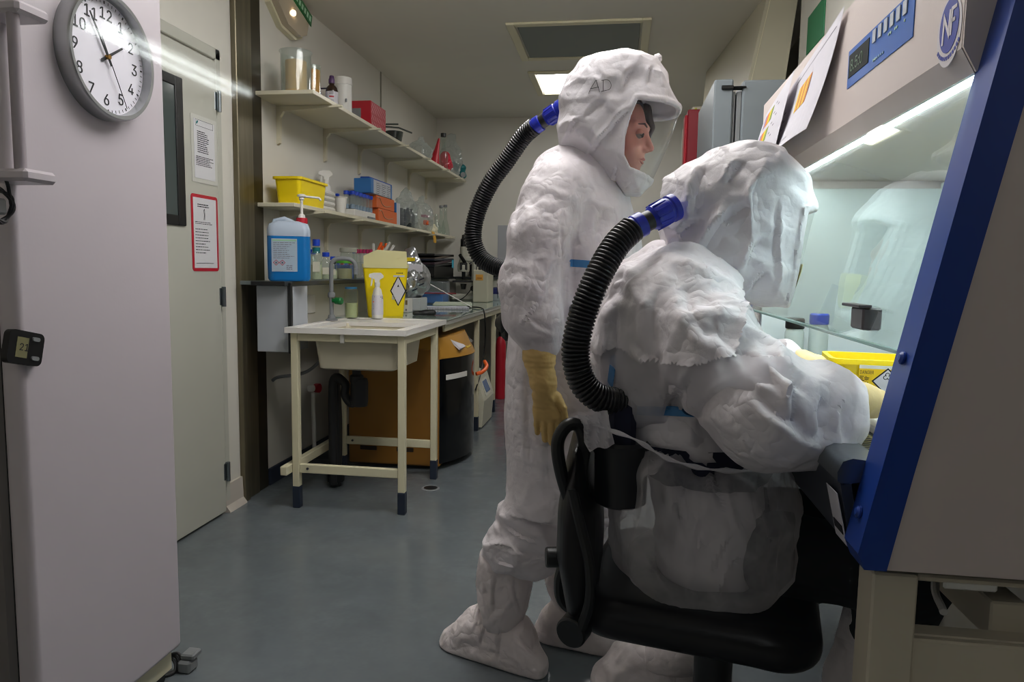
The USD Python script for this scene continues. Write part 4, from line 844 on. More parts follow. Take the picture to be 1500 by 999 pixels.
# ---------------------------------------------------------------- seated person
p2 = thing('person', 'seated person in a white hood and sheer gown working at the safety cabinet', 'person', (.17, 1.52, 0))
F = Field((-.12, 1.10, .40), (.70, 1.92, 1.24), .0068)
torsoB = [(.08, 1.195), (.15, 1.205), (.215, 1.155), (.262, 1.085), (.300, 1.01), (.312, .93), (.300, .82), (.300, .66), (.12, .66), (.040, .75), (.010, .82), (-.018, .874), (-.042, .931), (-.053, 1.003), (-.032, 1.09), (.022, 1.155)]
f = F.inflate(torsoB, 1.53, .185, .15, 2.3)
hips = F.inflate([(.105, .82), (.265, .83), (.290, .74), (.300, .63), (.290, .50), (.15, .485), (.095, .53), (.085, .66)], 1.52, .165, .10, 2.3)
f = smin(f, hips, .03)
f = smin(f, F.chain([((.105, 1.395, 1.06), .085), ((.17, 1.32, 1.0), .088), ((.255, 1.225, .925), .090), ((.33, 1.255, .915), .082), ((.362, 1.285, .922), .055), ((.378, 1.294, .926), .036)], .03), .035)
f = smin(f, F.chain([((.15, 1.68, 1.05), .082), ((.26, 1.79, .95), .075), ((.375, 1.74, .945), .046)], .03), .035)
legs = np.minimum(F.chain([((.245, 1.46, .60), .080), ((.55, 1.40, .585), .075), ((.545, 1.46, .44), .07)], .03), F.chain([((.245, 1.60, .60), .080), ((.53, 1.64, .585), .075), ((.45, 1.70, .44), .07)], .03))
trz = F.mesh(np.maximum(legs, -(f + .012)))
body2 = F.mesh(f)
body2.vertices[:, 2] = np.maximum(body2.vertices[:, 2], np.where(body2.vertices[:, 0] < .42, .532, 0))
body2 = crumple(body2, .017, 8.0, 71, (1, 1, .8), .45, lambda v: np.clip((v[:, 2] - .53) / .05, 0, 1) * np.where(v[:, 2] < .75, .5, 1.0))
body2 = folds(body2, FS2 + FB2[:3] + FK2)
part(p2, 'trousers', crumple(trz, .010, 9, 75), TROUSER, label='black trousers')
cov2 = part(p2, 'coverall', body2, TYVEK, label='white non-woven coverall')
part(cov2, 'seam_tape', band(body2, (-.10, 0, 1), .872, .891, .004, lambda c: (c[:, 1] < 1.5) & (c[:, 0] < .175) & (c[:, 1] > 1.30)), TAPE, label='blue seam tape'); part(cov2, 'seam_tape', band(body2, (1, 0, -.1), -.111, -.099, .004, lambda c: (c[:, 1] < 1.5) & (c[:, 2] > .89) & (c[:, 2] < .99)), TAPE)
part(p2, 'belt', band(body2, (0, 0, 1), .745, .822, .011, lambda c: (c[:, 0] < .325) & (c[:, 1] > 1.335)), NAVY, label='dark navy waist belt')
# lower legs: hidden in the dark under the bench, boots on the floor
F = Field((-.14, 1.30, -.01), (.72, 2.12, .50), .0075)
lg = F.chain([((.545, 1.46, .47), .072), ((.53, 1.50, .30), .075), ((.50, 1.50, .10), .07)], .03)
part(p2, 'boot_cover', crumple(F.mesh(np.maximum(lg, .12 - F.z)), .012, 9, 81, (1, 1, .6)), SHOE)
lg = F.chain([((.45, 1.70, .47), .072), ((.30, 1.80, .28), .075), ((.16, 1.88, .12), .072)], .03)
part(p2, 'boot_cover', crumple(F.mesh(np.maximum(lg, .10 - F.z)), .012, 9, 82, (1, 1, .6)), SHOE)
part(p2, 'overshoe', overshoe([(x + .70, z) for x, z in shoeB], lambda x: 1.50 + 0 * x, 83), SHOE)
part(p2, 'overshoe', overshoe([(-.06, -.02), (-.035, .03), (.03, .12), (.075, .15), (.12, .165), (.20, .15), (.25, .06), (.24, -.03), (.1, -.04)], lambda x: 1.90 - .2 * (x - .1), 84, .07), SHOE)
# translucent gown over the coverall: torso and skirt, tied at the waist
F = Field((-.14, 1.05, .46), (.46, 1.90, 1.22), .0068)
g1 = F.inflate([(x + (.014 if x > .15 else -.012), z + (.006 if z > 1.1 else 0)) for x, z in torsoB if z > .78] + [], 1.53, .205, .16, 2.3)
g1 = smin(g1, F.chain([((.105, 1.39, 1.06), .095), ((.17, 1.315, 1.0), .098), ((.25, 1.235, .945), .098)], .03), .045)
g1 = np.maximum(g1, .80 - F.z)
gm1 = crumple(F.mesh(g1), .019, 7.0, 91, (1.5, 1.5, .5), .5)
gm1 = folds(gm1, FB2)
seam = lambda c: .995 + .10 * np.clip(c[:, 0] - .06, 0, 1) + .03 * (meshkit.noise(c * 22, 4) - .5)
part(p2, 'gown', pick(gm1, lambda c: (c[:, 2] < seam(c) + .006) & (c[:, 0] < .27) & (c[:, 2] > .803) & (c[:, 0] < .05 + (c[:, 2] - .6) * 1.2), .0), VEIL2, label='sheer white gown over the back')
part(p2, 'hood_cape', pick(gm1, lambda c: (c[:, 2] > seam(c)) & (c[:, 0] < .15 + (c[:, 2] - .9) * .35), .002), TYVEK, label='white cape of the hood over the shoulders')
sk = F.inflate([(.035, .86), (.12, .83), (.27, .81), (.325, .82), (.345, .72), (.345, .60), (.320, .50), (.26, .47), (.12, .47), (.055, .50), (.012, .58), (.0, .68), (.012, .78)], 1.49, .225, .14, 2.4)
sk = np.maximum(sk, .812 - .03 * (F.x > 0) - F.z) if False else sk
skm = F.mesh(sk); skm.vertices[:, 2] = np.maximum(skm.vertices[:, 2], .536)
fan = lambda v: np.stack([np.arctan2(v[:, 1] - 1.49, v[:, 0] - .17) * .42, .25 * (v[:, 2] - .5), .6 * (v[:, 2] - .5)], -1)
skm = crumple(skm, .030, 8.0, 95, (1, 1, 1), .45, lambda v: np.clip((v[:, 2] - .535) / .05, 0, 1), mapf=fan)
skm = folds(skm, FK2)
part(p2, 'gown_skirt', pick(skm, lambda c: (c[:, 2] < .815) & (c[:, 2] > .538), 0), VEIL, label='sheer gathered skirt of the gown')
tie = spline([(-.078, 1.33, .872), (.03, 1.30, .848), (.10, 1.285, .815), (.19, 1.285, .80), (.30, 1.33, .80), (.345, 1.42, .81)], 60)
part(p2, 'waist_tie', sweep(tie, .006 + .003 * np.sin(np.arange(60) * .9), 8, flat=.5), VEIL2)
fl = thick([(-.085, 1.325, .875), (-.015, 1.315, .893), (.0, 1.31, .83), (-.045, 1.32, .815)], nu=10, nv=8, lift=lambda u, v: A([0, .012 * math.sin(9 * u + 5 * v), 0]))
part(p2, 'tie_flap', fl, VEIL2)
# hood
hoodB = [(.081, 1.300), (.090, 1.345), (.123, 1.38), (.177, 1.403), (.231, 1.412), (.285, 1.412), (.318, 1.404), (.340, 1.381), (.369, 1.34), (.388, 1.292), (.376, 1.236), (.362, 1.153), (.340, 1.080), (.301, 1.072), (.246, 1.080), (.17, 1.10), (.11, 1.128), (.088, 1.184), (.080, 1.234)]
winB = [(.347, 1.273), (.341, 1.208), (.337, 1.12), (.335, 1.094), (.352, 1.080), (.43, 1.08), (.43, 1.275), (.375, 1.281)]
F = Field((.04, 1.38, 1.04), (.42, 1.72, 1.45), .0042)
f, base, wd = hood_fields(F, hoodB, 1.55, .135, .115, winB, 2.4, .024, 52)
hd2 = part(p2, 'hood', folds(F.mesh(f), [(*q[:4], q[4] * 1.5, q[5]) for q in FH2], 1.52), TYVEK2, label='white crumpled hood seen from behind')
PW2 = Polygon(winB).buffer(.004)
part(hd2, 'visor', pick(F.mesh(base), lambda c: contains_xy(PW2, c[:, 0], c[:, 2]), -.001), VISOR, label='clear visor')
part(hd2, 'visor_strip', pick(F.mesh(base), lambda c: (np.abs(c[:, 0] - .352 - .12 * (c[:, 2] - 1.1)) < .006) & (c[:, 2] < 1.17) & (c[:, 2] > 1.10), .001), mat('yellow_strip', 'cfc76a', 0.5))
F = Field((.14, 1.43, 1.02), (.36, 1.67, 1.40), .005)
f = smin(smin(F.ell((.235, 1.55, 1.27), (.088, .072, .095)), F.ell((.275, 1.55, 1.21), (.052, .05, .075)), .03), F.cap((.21, 1.55, 1.2), (.17, 1.55, 1.08), .054), .03)
f = smin(f, F.cap((.315, 1.55, 1.26), (.330, 1.55, 1.225), .007, .009), .01)
for s in (-1, 1): f = -smin(-f, F.ell((.325, 1.55 + .03 * s, 1.262), (.015, .017, .010)), .012)
hb = part(p2, 'head', F.mesh(f), SKIN, smooth=True)
Fh = Field((.13, 1.45, 1.12), (.34, 1.65, 1.40), .006)
part(hb, 'hair', Fh.mesh(np.maximum(Fh.ell((.228, 1.55, 1.278), (.095, .079, .1)), -Fh.ell((.34, 1.55, 1.2), (.085, .085, .12)))), HAIR)
# gloves
F = Field((.33, 1.22, .86), (.62, 1.42, 1.0), .0032)
w0, kn = A([.405, 1.305, .936]), A([.485, 1.345, .918])
f = F.chain([((.385, 1.295, .938), .040), (tuple(w0 + A([.02, .01, -.004])), .030), (tuple(w0 * .45 + kn * .55), .026)], .012)
f = smin(f, F.cap(tuple(w0 * .4 + kn * .6), tuple(kn), .026, .022, (1, 1.35, .85)), .012)
dx = (kn - w0) / np.linalg.norm(kn - w0); dy = A([-dx[1], dx[0], 0])
for q, l in enumerate((.060, .072, .068, .052)):
    b = kn + dy * (-.030 + .0205 * q); f = smin(f, F.chain([(tuple(b), .0098), (tuple(b + dx * l * .55 + A([0, 0, .004])), .0094), (tuple(b + dx * l + A([0, 0, -.010])), .0085)], .004), .005)
f = smin(f, F.chain([(tuple(w0 + dx * .045 + dy * .03), .0135), (tuple(w0 + dx * .075 + dy * .052 + A([0, 0, -.006])), .011), (tuple(w0 + dx * .105 + dy * .058 + A([0, 0, -.012])), .0092)], .004), .006)
part(p2, 'glove', crumple(F.mesh(f), .002, 32, 62, (2, 1, 1), .3), GLOVE2, label='pale latex glove on the work surface', smooth=True)
F = Field((.31, 1.60, .86), (.58, 1.80, 1.02), .0036)
f = smin(F.chain([((.36, 1.745, .947), .037), ((.415, 1.72, .945), .031), ((.45, 1.70, .94), .028)], .012), F.cap((.445, 1.70, .94), (.475, 1.69, .93), .025, .022, (1, 1.3, .85)), .012)
for q in range(4): f = smin(f, F.chain([((.478, 1.66 + .0205 * q, .928), .0098), ((.512, 1.652 + .0205 * q, .925), .0092), ((.535, 1.648 + .02 * q, .908), .0085)], .004), .005)
f = smin(f, F.chain([((.44, 1.665, .932), .013), ((.468, 1.640, .922), .0108), ((.496, 1.632, .908), .009)], .004), .006)
part(p2, 'glove', crumple(F.mesh(f), .0025, 30, 63, (2.2, 1, 1), .3), GLOVE2, smooth=True)
connector(p2, (.103, 1.445, 1.278), (.012, 1.40, 1.226), .0245, .025)
part(p2, 'hose', hose_mesh([(.024, 1.405, 1.234), (-.008, 1.385, 1.20), (-.040, 1.36, 1.14), (-.066, 1.35, 1.07), (-.078, 1.345, 1.0), (-.066, 1.345, .945), (-.035, 1.35, .912), (.012, 1.37, .90)], .0272), HOSE, label='black corrugated breathing hose', smooth=60)
pk = part(p2, 'blower_unit', [bx(-.012, .040, 1.345, 1.40, .80, .905, .010)], NAVY, label='navy blower pouch at the waist')
part(pk, 'filter_canister', lathe([(.040, 0), (.050, .006), (.052, .10), (.055, .104), (.055, .122), (.048, .128), (.044, .122)], (.014, 1.37, .70), (0, 0, 1), 36), mat('canister_black', '17181d', 0.35), label='black round filter canister', smooth=40)

# ---------------------------------------------------------------- office chair
ch = thing('office_chair', 'black office chair with a loop-handled back under the seated person', 'chair', (.18, 1.48, 0))
F = Field((-.20, 1.10, .30), (.06, 1.80, .92), .0065)
bk = F.inflate([(-.062, .835), (-.048, .80), (-.040, .74), (-.022, .69), (-.016, .60), (-.022, .53), (-.055, .475), (-.085, .475), (-.100, .55), (-.110, .60), (-.109, .68), (-.100, .75), (-.085, .82)], 1.47, .20, .05, 3.0)
part(ch, 'backrest', F.mesh(bk), CHAIRL, smooth=True)
part(ch, 'handle_loop', sweep(np.vstack([spline([(-.075, 1.315, .70), (-.098, 1.31, .775), (-.105, 1.31, .83), (-.088, 1.315, .862), (-.066, 1.325, .858), (-.056, 1.33, .82), (-.060, 1.33, .775), (-.055, 1.33, .73)], 50)]), .0125, 12), BLACK)
part(ch, 'rim', sweep(spline([(-.075, 1.285, .75), (-.058, 1.272, .69), (-.040, 1.268, .62), (-.036, 1.268, .55), (-.050, 1.275, .49)], 40), .010, 10), BLACK)
part(ch, 'back_bracket', [sweep(spline([(-.085, 1.45, .56), (-.105, 1.45, .50), (-.085, 1.45, .445), (.02, 1.46, .425), (.16, 1.48, .425)], 40), .022, 10, flat=.6)], BLACK)
part(ch, 'knob', [lathe([(.027, 0), (.030, .004), (.030, .035), (.020, .04)], (-.072, 1.275, .475), (.35, .9, .1), 24), cyl((-.06, 1.31, .478), (-.02, 1.44, .47), .010)], BLACK)
part(ch, 'knob', [lathe([(.018, 0), (.020, .003), (.020, .03)], (-.128, 1.36, .585), (.9, .2, 0), 20), cyl((-.11, 1.364, .585), (-.09, 1.37, .585), .007)], BLACK)
F = Field((-.10, 1.16, .40), (.50, 1.82, .58), .0065)
ang = math.radians(-12); cx, cy = .185, 1.485
X_ = (F.x - cx) * math.cos(ang) + (F.y - cy) * math.sin(ang); Y_ = -(F.x - cx) * math.sin(ang) + (F.y - cy) * math.cos(ang)
q = np.maximum(np.abs(X_) - .135, 0) ** 2 + np.maximum(np.abs(Y_) - .135, 0) ** 2
zz = F.z - (.492 - .09 * np.clip(X_ - .12, 0, 1) + .10 * (Y_ * Y_) * 0)
f = np.sqrt(np.maximum(np.sqrt(q) - .062, 0) ** 2 + np.maximum(np.abs(zz) - .004, 0) ** 2) - .036
part(ch, 'seat', F.mesh(f), CHAIRL, smooth=True)
part(ch, 'seat_shell', lathe([(.05, 0), (.12, .012), (.16, .03), (.165, .04)], (cx, cy, .422), (0, 0, 1), 30), BLACK)
part(ch, 'gas_lift', lathe([(.028, .0), (.028, .17), (.040, .172), (.040, .35), (.034, .352), (.034, .37)], (cx + .035, cy, .07), (0, 0, 1), 24), BLACK)
for k in range(5):
    a = math.radians(72 * k + 20); e = A([cx + .035 + .27 * math.cos(a), cy + .27 * math.sin(a), 0])
    part(ch, 'foot', hull([(cx + .035 + .02 * math.cos(a + s * 1.57), cy + .02 * math.sin(a + s * 1.57), z) for s in (-1, 1) for z in (.075, .115)] + [(e[0] + .014 * math.cos(a + s * 1.57), e[1] + .014 * math.sin(a + s * 1.57), z) for s in (-1, 1) for z in (.058, .078)]), BLACK)
    part(ch, 'caster', [cyl(e + A([-math.sin(a) * s - .008 * math.sin(a), math.cos(a) * s + .008 * math.cos(a), .026]), e + A([-math.sin(a) * s + .008 * math.sin(a), math.cos(a) * s - .008 * math.cos(a), .026]), .026, s=18) for s in (-.015, .015)] + [cyl(e + A([0, 0, .03]), e + A([0, 0, .062]), .008)], BLACKR)
# ================================================================== shelves, bench and everything on them
def put(mesh, pos, yaw=0.0):
    m = tm(mesh).copy()
    if yaw: m.apply_transform(trimesh.transformations.rotation_matrix(math.radians(yaw), (0, 0, 1)))
    m.apply_translation(pos); return m
LX_, LZ_ = (1, 0, 0), (0, 0, 1)
def front(poly, d, y=0.0): return ext(poly, d, (0, y, 0), LX_, LZ_)     # outline facing -y, thickness towards the viewer

def shelf(z, xf, label, ys):
    t = thing('shelf', label, 'shelf', (-1.65, 5.1, z))
    part(t, 'board', bx(-1.80, xf, 3.37, 6.86, z - .020, z, .002), SHELF)
    for y in ys:
        prof = Polygon([(-1.7995, z - .021), (xf + .05, z - .021), (xf + .05, z - .030), (-1.76, z - .048), (-1.778, z - .075), (-1.782, z - .21), (-1.7995, z - .22)])
        part(t, 'bracket', ext(prof, .022, (0, y + .022, 0), LX_, LZ_), SHELF)
    return t
shelf(2.005, -1.49, 'long upper white wall shelf with brackets', (3.60, 4.20, 4.78, 5.35, 5.95, 6.5))
shelf(1.465, -1.595, 'long lower white wall shelf crowded with boxes and bags', (3.62, 4.20, 4.78, 5.35, 5.95, 6.5))
zu, zl = 2.0055, 1.4655

def vessel(name, label, cat, pos, prof, glass, inner=None, inner_m=None, s=26, group=None, lab=None, kind='contents'):
    t = thing(name, label, cat, pos, group=group)
    part(t, 'body', lathe(prof, pos, s=s, cap=False), glass, smooth=35)
    if inner: part(t, kind, lathe(inner, A(pos) + A([0, 0, .003]), s=s), inner_m, smooth=35)
    return t
AMB = mat('amber_powder', 'ecb65e', 0.5, var=.1, vscale=20); AMB2 = mat('amber_liquid', 'e8982c', 0.3)
t = vessel('beaker', 'tall clear plastic beaker half full of tan powder at the near shelf end', 'beaker', (-1.62, 3.46, zu), [(.072, 0), (.074, .004), (.074, .19), (.080, .2), (.080, .204), (.072, .2), (.071, .01)], CLEAR, [(.052, 0), (.052, .155)], AMB)
t = vessel('jar', 'round jar of orange-amber liquid beside the clear beaker', 'jar', (-1.62, 3.655, zu), [(.040, 0), (.042, .004), (.042, .18), (.044, .19), (.040, .19), (.039, .01)], CLEARG, [(.038, 0), (.038, .165)], AMB2)
t = thing('squat_bottle', 'small blue-capped bottle mostly hidden behind the brown bottle', 'bottle', (-1.675, 3.84, zu))
part(t, 'body', lathe([(.024, 0), (.025, .09), (.012, .11)], (-1.675, 3.84, zu)), BLUEC); part(t, 'cap', lathe([(.014, .11), (.014, .135)], (-1.675, 3.84, zu)), BLUEC); part(t, 'strap', bx(-1.67, -1.60, 3.84, 3.85, zu + .120, zu + .127), NAVY)
t = thing('reagent_bottle', 'brown glass bottle with purple cap and white label on the upper shelf', 'bottle', (-1.60, 3.86, zu)); b = (-1.60, 3.86, zu)
part(t, 'body', lathe([(.033, 0), (.034, .005), (.034, .11), (.028, .13), (.014, .145), (.013, .16)], b), mat('brown_glass', '2e1b10', .12)); part(t, 'cap', lathe([(.017, .152), (.017, .175), (.014, .178), (.012, .192), (.010, .194)], b), mat('purple_cap', '4a2a5a', .4))
part(t, 'label', lathe([(.0346, .035), (.0346, .105)], b, cap=False), PAPER); part(t, 'red_print', put(bx(-.014, .012, -.0352, -.0345, .072, .08), b, 22), RED); part(t, 'print', [put(bx(-.014, .010, -.0352, -.0345, q, q + .003), b, 22) for q in (.048, .056, .09, .098)], INKG)
t = thing('tub', 'white cylindrical plastic tub with a lid on the upper shelf', 'tub', (-1.60, 4.03, zu)); b = (-1.60, 4.03, zu)
part(t, 'body', lathe([(.045, 0), (.047, .005), (.047, .20)], b), WPLAST); part(t, 'lid', lathe([(.050, .185), (.050, .222), (.047, .226)], b), WPLAST); part(t, 'tab', bx(-1.57, -1.56, 3.975, 3.985, zu + .08, zu + .1), GREY)
t = thing('carton', 'glossy red carton with white diagonal print beside the white tub', 'box', (-1.63, 4.40, zu))
part(t, 'box', put(bx(-.085, .085, -.14, .14, 0, .165), (-1.62, 4.45, zu), 0), RED)
part(t, 'print', [ext(affinity.rotate(sbox(q - .017, r - .0022, q + .017, r + .0022), 55), .0006, (-1.535, 4.45, zu + .08), (0, 1, 0), LZ_) for q in np.arange(-.12, .13, .03) for r in (-.05, -.01, .03, .06)], mat('carton_print', 'd48a92', .5), smooth=False)
part(t, 'label', bx(-1.69, -1.6, 4.3085, 4.31, zu + .04, zu + .12), GREY)

def bag(name, label, base, size, m, seed, cat='bag', amp=.03, h=.008, contents=()):
    """loosely filled plastic bag: a crumpled skin with a gathered neck"""
    x, y, z = base; a, b, c = size
    t = thing(name, label, cat, base)
    F = Field((x - a * .8, y - b * .8, z - .01), (x + a * .8, y + b * .8, z + c * 1.25), h)
    f = F.ell((x, y, z + c * .40), (a * .52, b * .52, c * .46)); f = smin(f, F.cap((x, y, z + c * .6), (x + .01, y, z + c), a * .22, a * .16), .05)
    f = np.maximum(f, z + .002 - F.z)
    mm = crumple(F.mesh(f), amp, 14, seed, (1, 1, .8), .5, smooth=0); mm.vertices[:, 2] = np.maximum(mm.vertices[:, 2], z + .0005)
    part(t, 'skin', mm, m, smooth=25)
    for nm, mesh, mt in contents: part(t, nm, mesh, mt)
    return t
t = thing('glass_dish_stack', 'stack of dark glass dishes and tongs behind the red carton', 'dishes', (-1.60, 4.92, zu))
for k in range(3): part(t, 'dish', lathe([(.055, 0), (.062, .003), (.066, .032), (.062, .031), (.055, .006)], (-1.60, 4.92 + .02 * k, zu + .033 * k), s=24), mat('smoky_glass', '3b423f', .15))
part(t, 'tongs', [sweep([(-1.66, 4.83, zu + .115), (-1.56, 4.95, zu + .125), (-1.50, 5.06, zu + .11)], .006, 7), sweep([(-1.64, 4.82, zu + .125), (-1.55, 4.9, zu + .14)], .006, 7)], mat('smoky_metal', '565b57', .3))
bag('plastic_bag', 'clear crumpled bag left of the red pouch on the upper shelf', (-1.58, 5.55, zu), (.17, .22, .13), BAGM, 201)
t = thing('wash_bottle', 'red conical bottle with a black cap near the far end of the upper shelf', 'bottle', (-1.58, 5.95, zu)); b = A([-1.575, 5.95, zu])
part(t, 'cone', lathe([(.045, 0), (.045, .02), (.02, .15), (.008, .24)], b, (.18, .1, 1)), RED); part(t, 'neck', lathe([(.018, 0), (.018, .10)], b + A([.055, .12, .165])), CLEARG); part(t, 'cap', lathe([(.023, .1), (.023, .13)], b + A([.055, .12, .165])), BLACK); part(t, 'body', lathe([(.04, 0), (.04, .12), (.018, .165)], b + A([.055, .12, 0])), CLEARG)
bag('pouch', 'red crumpled plastic pouch standing behind the black-capped red bottle', (-1.56, 6.26, zu), (.13, .15, .16), mat('red_film', 'c01f38', .25, coat=.3), 202, amp=.02)
bag('plastic_bag', 'tall clear bag with a gathered neck at the far end of the upper shelf', (-1.56, 6.52, zu), (.17, .17, .34), BAGM, 203)
t = thing('mask', 'teal rubber mask at the very end of the upper shelf', 'mask', (-1.54, 6.74, zu)); b = A([-1.54, 6.74, zu])
F = Field(b + A([-.1, -.1, -.01]), b + A([.12, .1, .2]), .008); f = smin(F.ell(b + A([.02, 0, .10]), (.055, .05, .04)), F.cap(b + A([-.05, 0, .14]), b + A([.05, 0, .03]), .026, .03), .03)
part(t, 'shell', F.mesh(np.maximum(f, b[2] + .001 - F.z)), TEAL, smooth=True); part(t, 'valve', lathe([(.022, 0), (.025, .02)], b + A([.05, -.03, .03]), (.4, -1, 0), 16), GREY)

# ---- lower shelf
def tub2(*a, **k): return tub(*a, **k)
tub2('tub', 'open yellow plastic tub at the near end of the lower shelf', 'tub', (-1.665, 3.60, zl), .125, .30, .135, YELLOW, 1.12, ang=0)
t = thing('carton', 'stack of white folded cloths behind the yellow tub', 'cloths', (-1.70, 3.90, zl))
for k in range(4): part(t, 'cloth', bx(-1.78, -1.64, 3.80 + .01 * k, 4.0, zl + .03 * k, zl + .03 * k + .028, .01), WPLAST)
def spray(name, label, pos, s=1.0, yaw=0, lab=None, parts=True):
    t = thing(name, label, 'spray bottle', pos); P = lambda m: put(m, pos, yaw)
    part(t, 'body', P(lathe([(r * s, h * s) for r, h in ((.040, 0), (.043, .005), (.043, .10), (.039, .135), (.030, .165), (.018, .178), (.015, .185))], s=26, squash=.75)), WPLAST, smooth=40)
    part(t, 'collar', P(lathe([(.016 * s, .183 * s), (.016 * s, .207 * s)], s=18)), WPLAST)
    hd_ = Polygon([(-.048, .237), (-.046, .255), (-.02, .262), (.02, .262), (.036, .245), (.036, .236), (.014, .222), (.012, .205), (-.014, .205), (-.016, .225)])
    part(t, 'spray_head', P(put(front(affinity.scale(hd_, s, s, origin=(0, 0)), .026 * s), (0, .013 * s, 0))), WPLAST)
    part(t, 'trigger', P(put(front(affinity.scale(Polygon([(-.034, .232), (-.025, .23), (-.027, .205), (-.034, .185), (-.040, .186), (-.036, .207)]), s, s, origin=(0, 0)), .012 * s), (0, .006 * s, 0))), WPLAST)
    return t, P
spray('spray_bottle', 'white spray bottle standing behind the tubs on the lower shelf', (-1.72, 4.06, zl), .95, 22)
t = thing('cup', 'small white plastic cup left of the blue-capped tubes', 'cup', (-1.645, 4.09, zl))
part(t, 'body', lathe([(.024, 0), (.026, .003), (.034, .092), (.038, .096), (.038, .10), (.033, .1), (.024, .01)], (-1.645, 4.09, zl)), WPLAST); part(t, 'blue_tab', bx(-1.66, -1.64, 4.04, 4.06, zl + .1, zl + .115), BLUEC)
t = thing('tube_rack', 'white foam tube rack on the lower shelf holding blue-capped tubes', 'rack', (-1.65, 4.42, zl))
part(t, 'block', bx(-1.69, -1.61, 4.22, 4.60, zl, zl + .042, .004), WPLAST); part(t, 'foot', bx(-1.61, -1.602, 4.44, 4.58, zl, zl + .014), GREY)
k = 0
for i in range(6):
    for j in range(2):
        b = (-1.668 + .036 * j, 4.235 + .062 * i + .012 * j, zl + .0425); k += 1
        if k == 1:
            T0 = thing('centrifuge_tube', 'clear centrifuge tube with a blue screw cap standing in the white rack', 'tube', b, group='blue-capped tubes in the white rack')
            part(T0, 'body', lathe([(.004, .0), (.0145, .012), (.0145, .09)], b, s=14), CLEAR); part(T0, 'cap', lathe([(.0175, .088), (.0175, .108), (.016, .11)], b, s=16), BLUEC); part(T0, 'tip', lathe([(.0145, .003), (.0145, .03)], b, s=14), mat('tube_liquid', '8fa3b5', .2))
        else: copy_of(T0, 'centrifuge_tube', 'clear centrifuge tube with a blue screw cap standing in the white rack', 'tube', b, group='blue-capped tubes in the white rack')
def carton(label, x0, x1, y0, y1, z0, z1, m, prints=()):
    t = thing('carton', label, 'box', ((x0 + x1) / 2, (y0 + y1) / 2, z0)); part(t, 'box', bx(x0, x1, y0, y1, z0, z1, .003), m)
    for nm, mesh, mt in prints: part(t, nm, mesh, mt, smooth=False)
    return t
def curve_(xf, y0, zc): return [wire([(xf + .001, y0 + .01, zc + .022), (xf + .001, y0 + .06, zc + .026), (xf + .001, y0 + .11, zc - .01), (xf + .001, y0 + .19, zc - .022), (xf + .001, y0 + .3, zc - .01)], .0035, 30, 6)]
GLB = mat('glove_box_orange', 'd8672c', .5); GLP = mat('glove_box_print', 'b98a6c', .5)
carton('lower orange glove carton on the shelf, printed with a pale curve', -1.72, -1.61, 4.66, 5.06, zl, zl + .085, GLB, [('print', curve_(-1.61, 4.66, zl + .045), GLP)])
carton('upper orange glove carton, under the white and blue one', -1.72, -1.61, 4.62, 5.0, zl + .086, zl + .168, GLB, [('print', curve_(-1.61, 4.62, zl + .128), GLP), ('end_label', bx(-1.7, -1.63, 5.0, 5.001, zl + .1, zl + .15), GLP)])
carton('white and blue glove carton on top of the orange ones', -1.72, -1.605, 4.50, 4.95, zl + .169, zl + .262, mat('box_white', 'b9bcc2', .5), [('blue_end', bx(-1.7205, -1.604, 4.497, 4.55, zl + .1685, zl + .2625), mat('box_blue', '2f6fae', .5)), ('print', [lines((-1.6045, 4.60 + .11 * q, zl + .245), (0, 1, 0), LZ_, .09, 6, .004, .013, 30 + q) for q in range(3)], INKG), ('blue_stripe', bx(-1.606, -1.604, 4.90, 4.925, zl + .169, zl + .262), mat('box_blue', '2f6fae', .5))])
carton('plain blue carton at the back of the lower shelf, tallest of the stack', -1.79, -1.725, 4.80, 5.30, zl, zl + .312, mat('box_deep_blue', '1f4fae', .5))
carton('small white carton with blue edges right of the orange cartons', -1.70, -1.62, 5.075, 5.17, zl, zl + .16, mat('box_white', 'b9bcc2', .5), [('blue_edge', bx(-1.7, -1.6195, 5.07, 5.085, zl, zl + .16), mat('box_blue', '2f6fae', .5))])
bt = []
for q in range(4): bt.append(('bottle', lathe([(.028, 0), (.03, .004), (.03, .10), (.012, .13), (.012, .15)], (-1.70 + .05 * (q % 2), 5.46 + .09 * (q // 2), zl + .003 + .0 * q), s=16), mat('dark_vial', '2b3336', .2)))
bag('plastic_bag', 'clear bag of small dark bottles on the lower shelf', (-1.69, 5.52, zl), (.18, .24, .27), BAGM, 211, contents=bt)
bag('plastic_bag', 'clear bag with orange and pink caps right of the dark bottles', (-1.69, 5.95, zl), (.19, .24, .27), BAGM, 212, contents=[('cap', bx(-1.64, -1.60, 5.86, 5.93, zl + .05, zl + .09, .008), ORANGE), ('cap', bx(-1.68, -1.63, 5.93, 6.02, zl + .12, zl + .14, .008), mat('pink_cap', 'c5668a', .4))])
for q, (y, r, h) in enumerate(((6.38, .045, .18), (6.56, .042, .25), (6.72, .040, .27))):
    t = thing('flask', ('squat glass flask, first of three at the far end of the lower shelf', 'slim glass flask, middle of three at the far end of the lower shelf', 'tall stoppered glass flask, last of three on the lower shelf')[q], 'flask', (-1.66, y, zl))
    part(t, 'body', lathe([(r, 0), (r + .004, .006), (r, .06), (.016, h * .62), (.014, h)], (-1.66, y, zl), s=20, cap=False), CLEARG)
    if q: part(t, 'stopper', lathe([(.016, h), (.02, h + .004), (.018, h + .022)], (-1.66, y, zl), s=14), GREY)
t = thing('cloth', 'crumpled cream cloth between the bag and the flasks', 'cloth', (-1.64, 6.17, zl))
F = Field((-1.72, 6.05, zl - .005), (-1.57, 6.29, zl + .10), .006); f = np.maximum(F.ell((-1.645, 6.17, zl + .02), (.045, .09, .055)), zl + .001 - F.z)
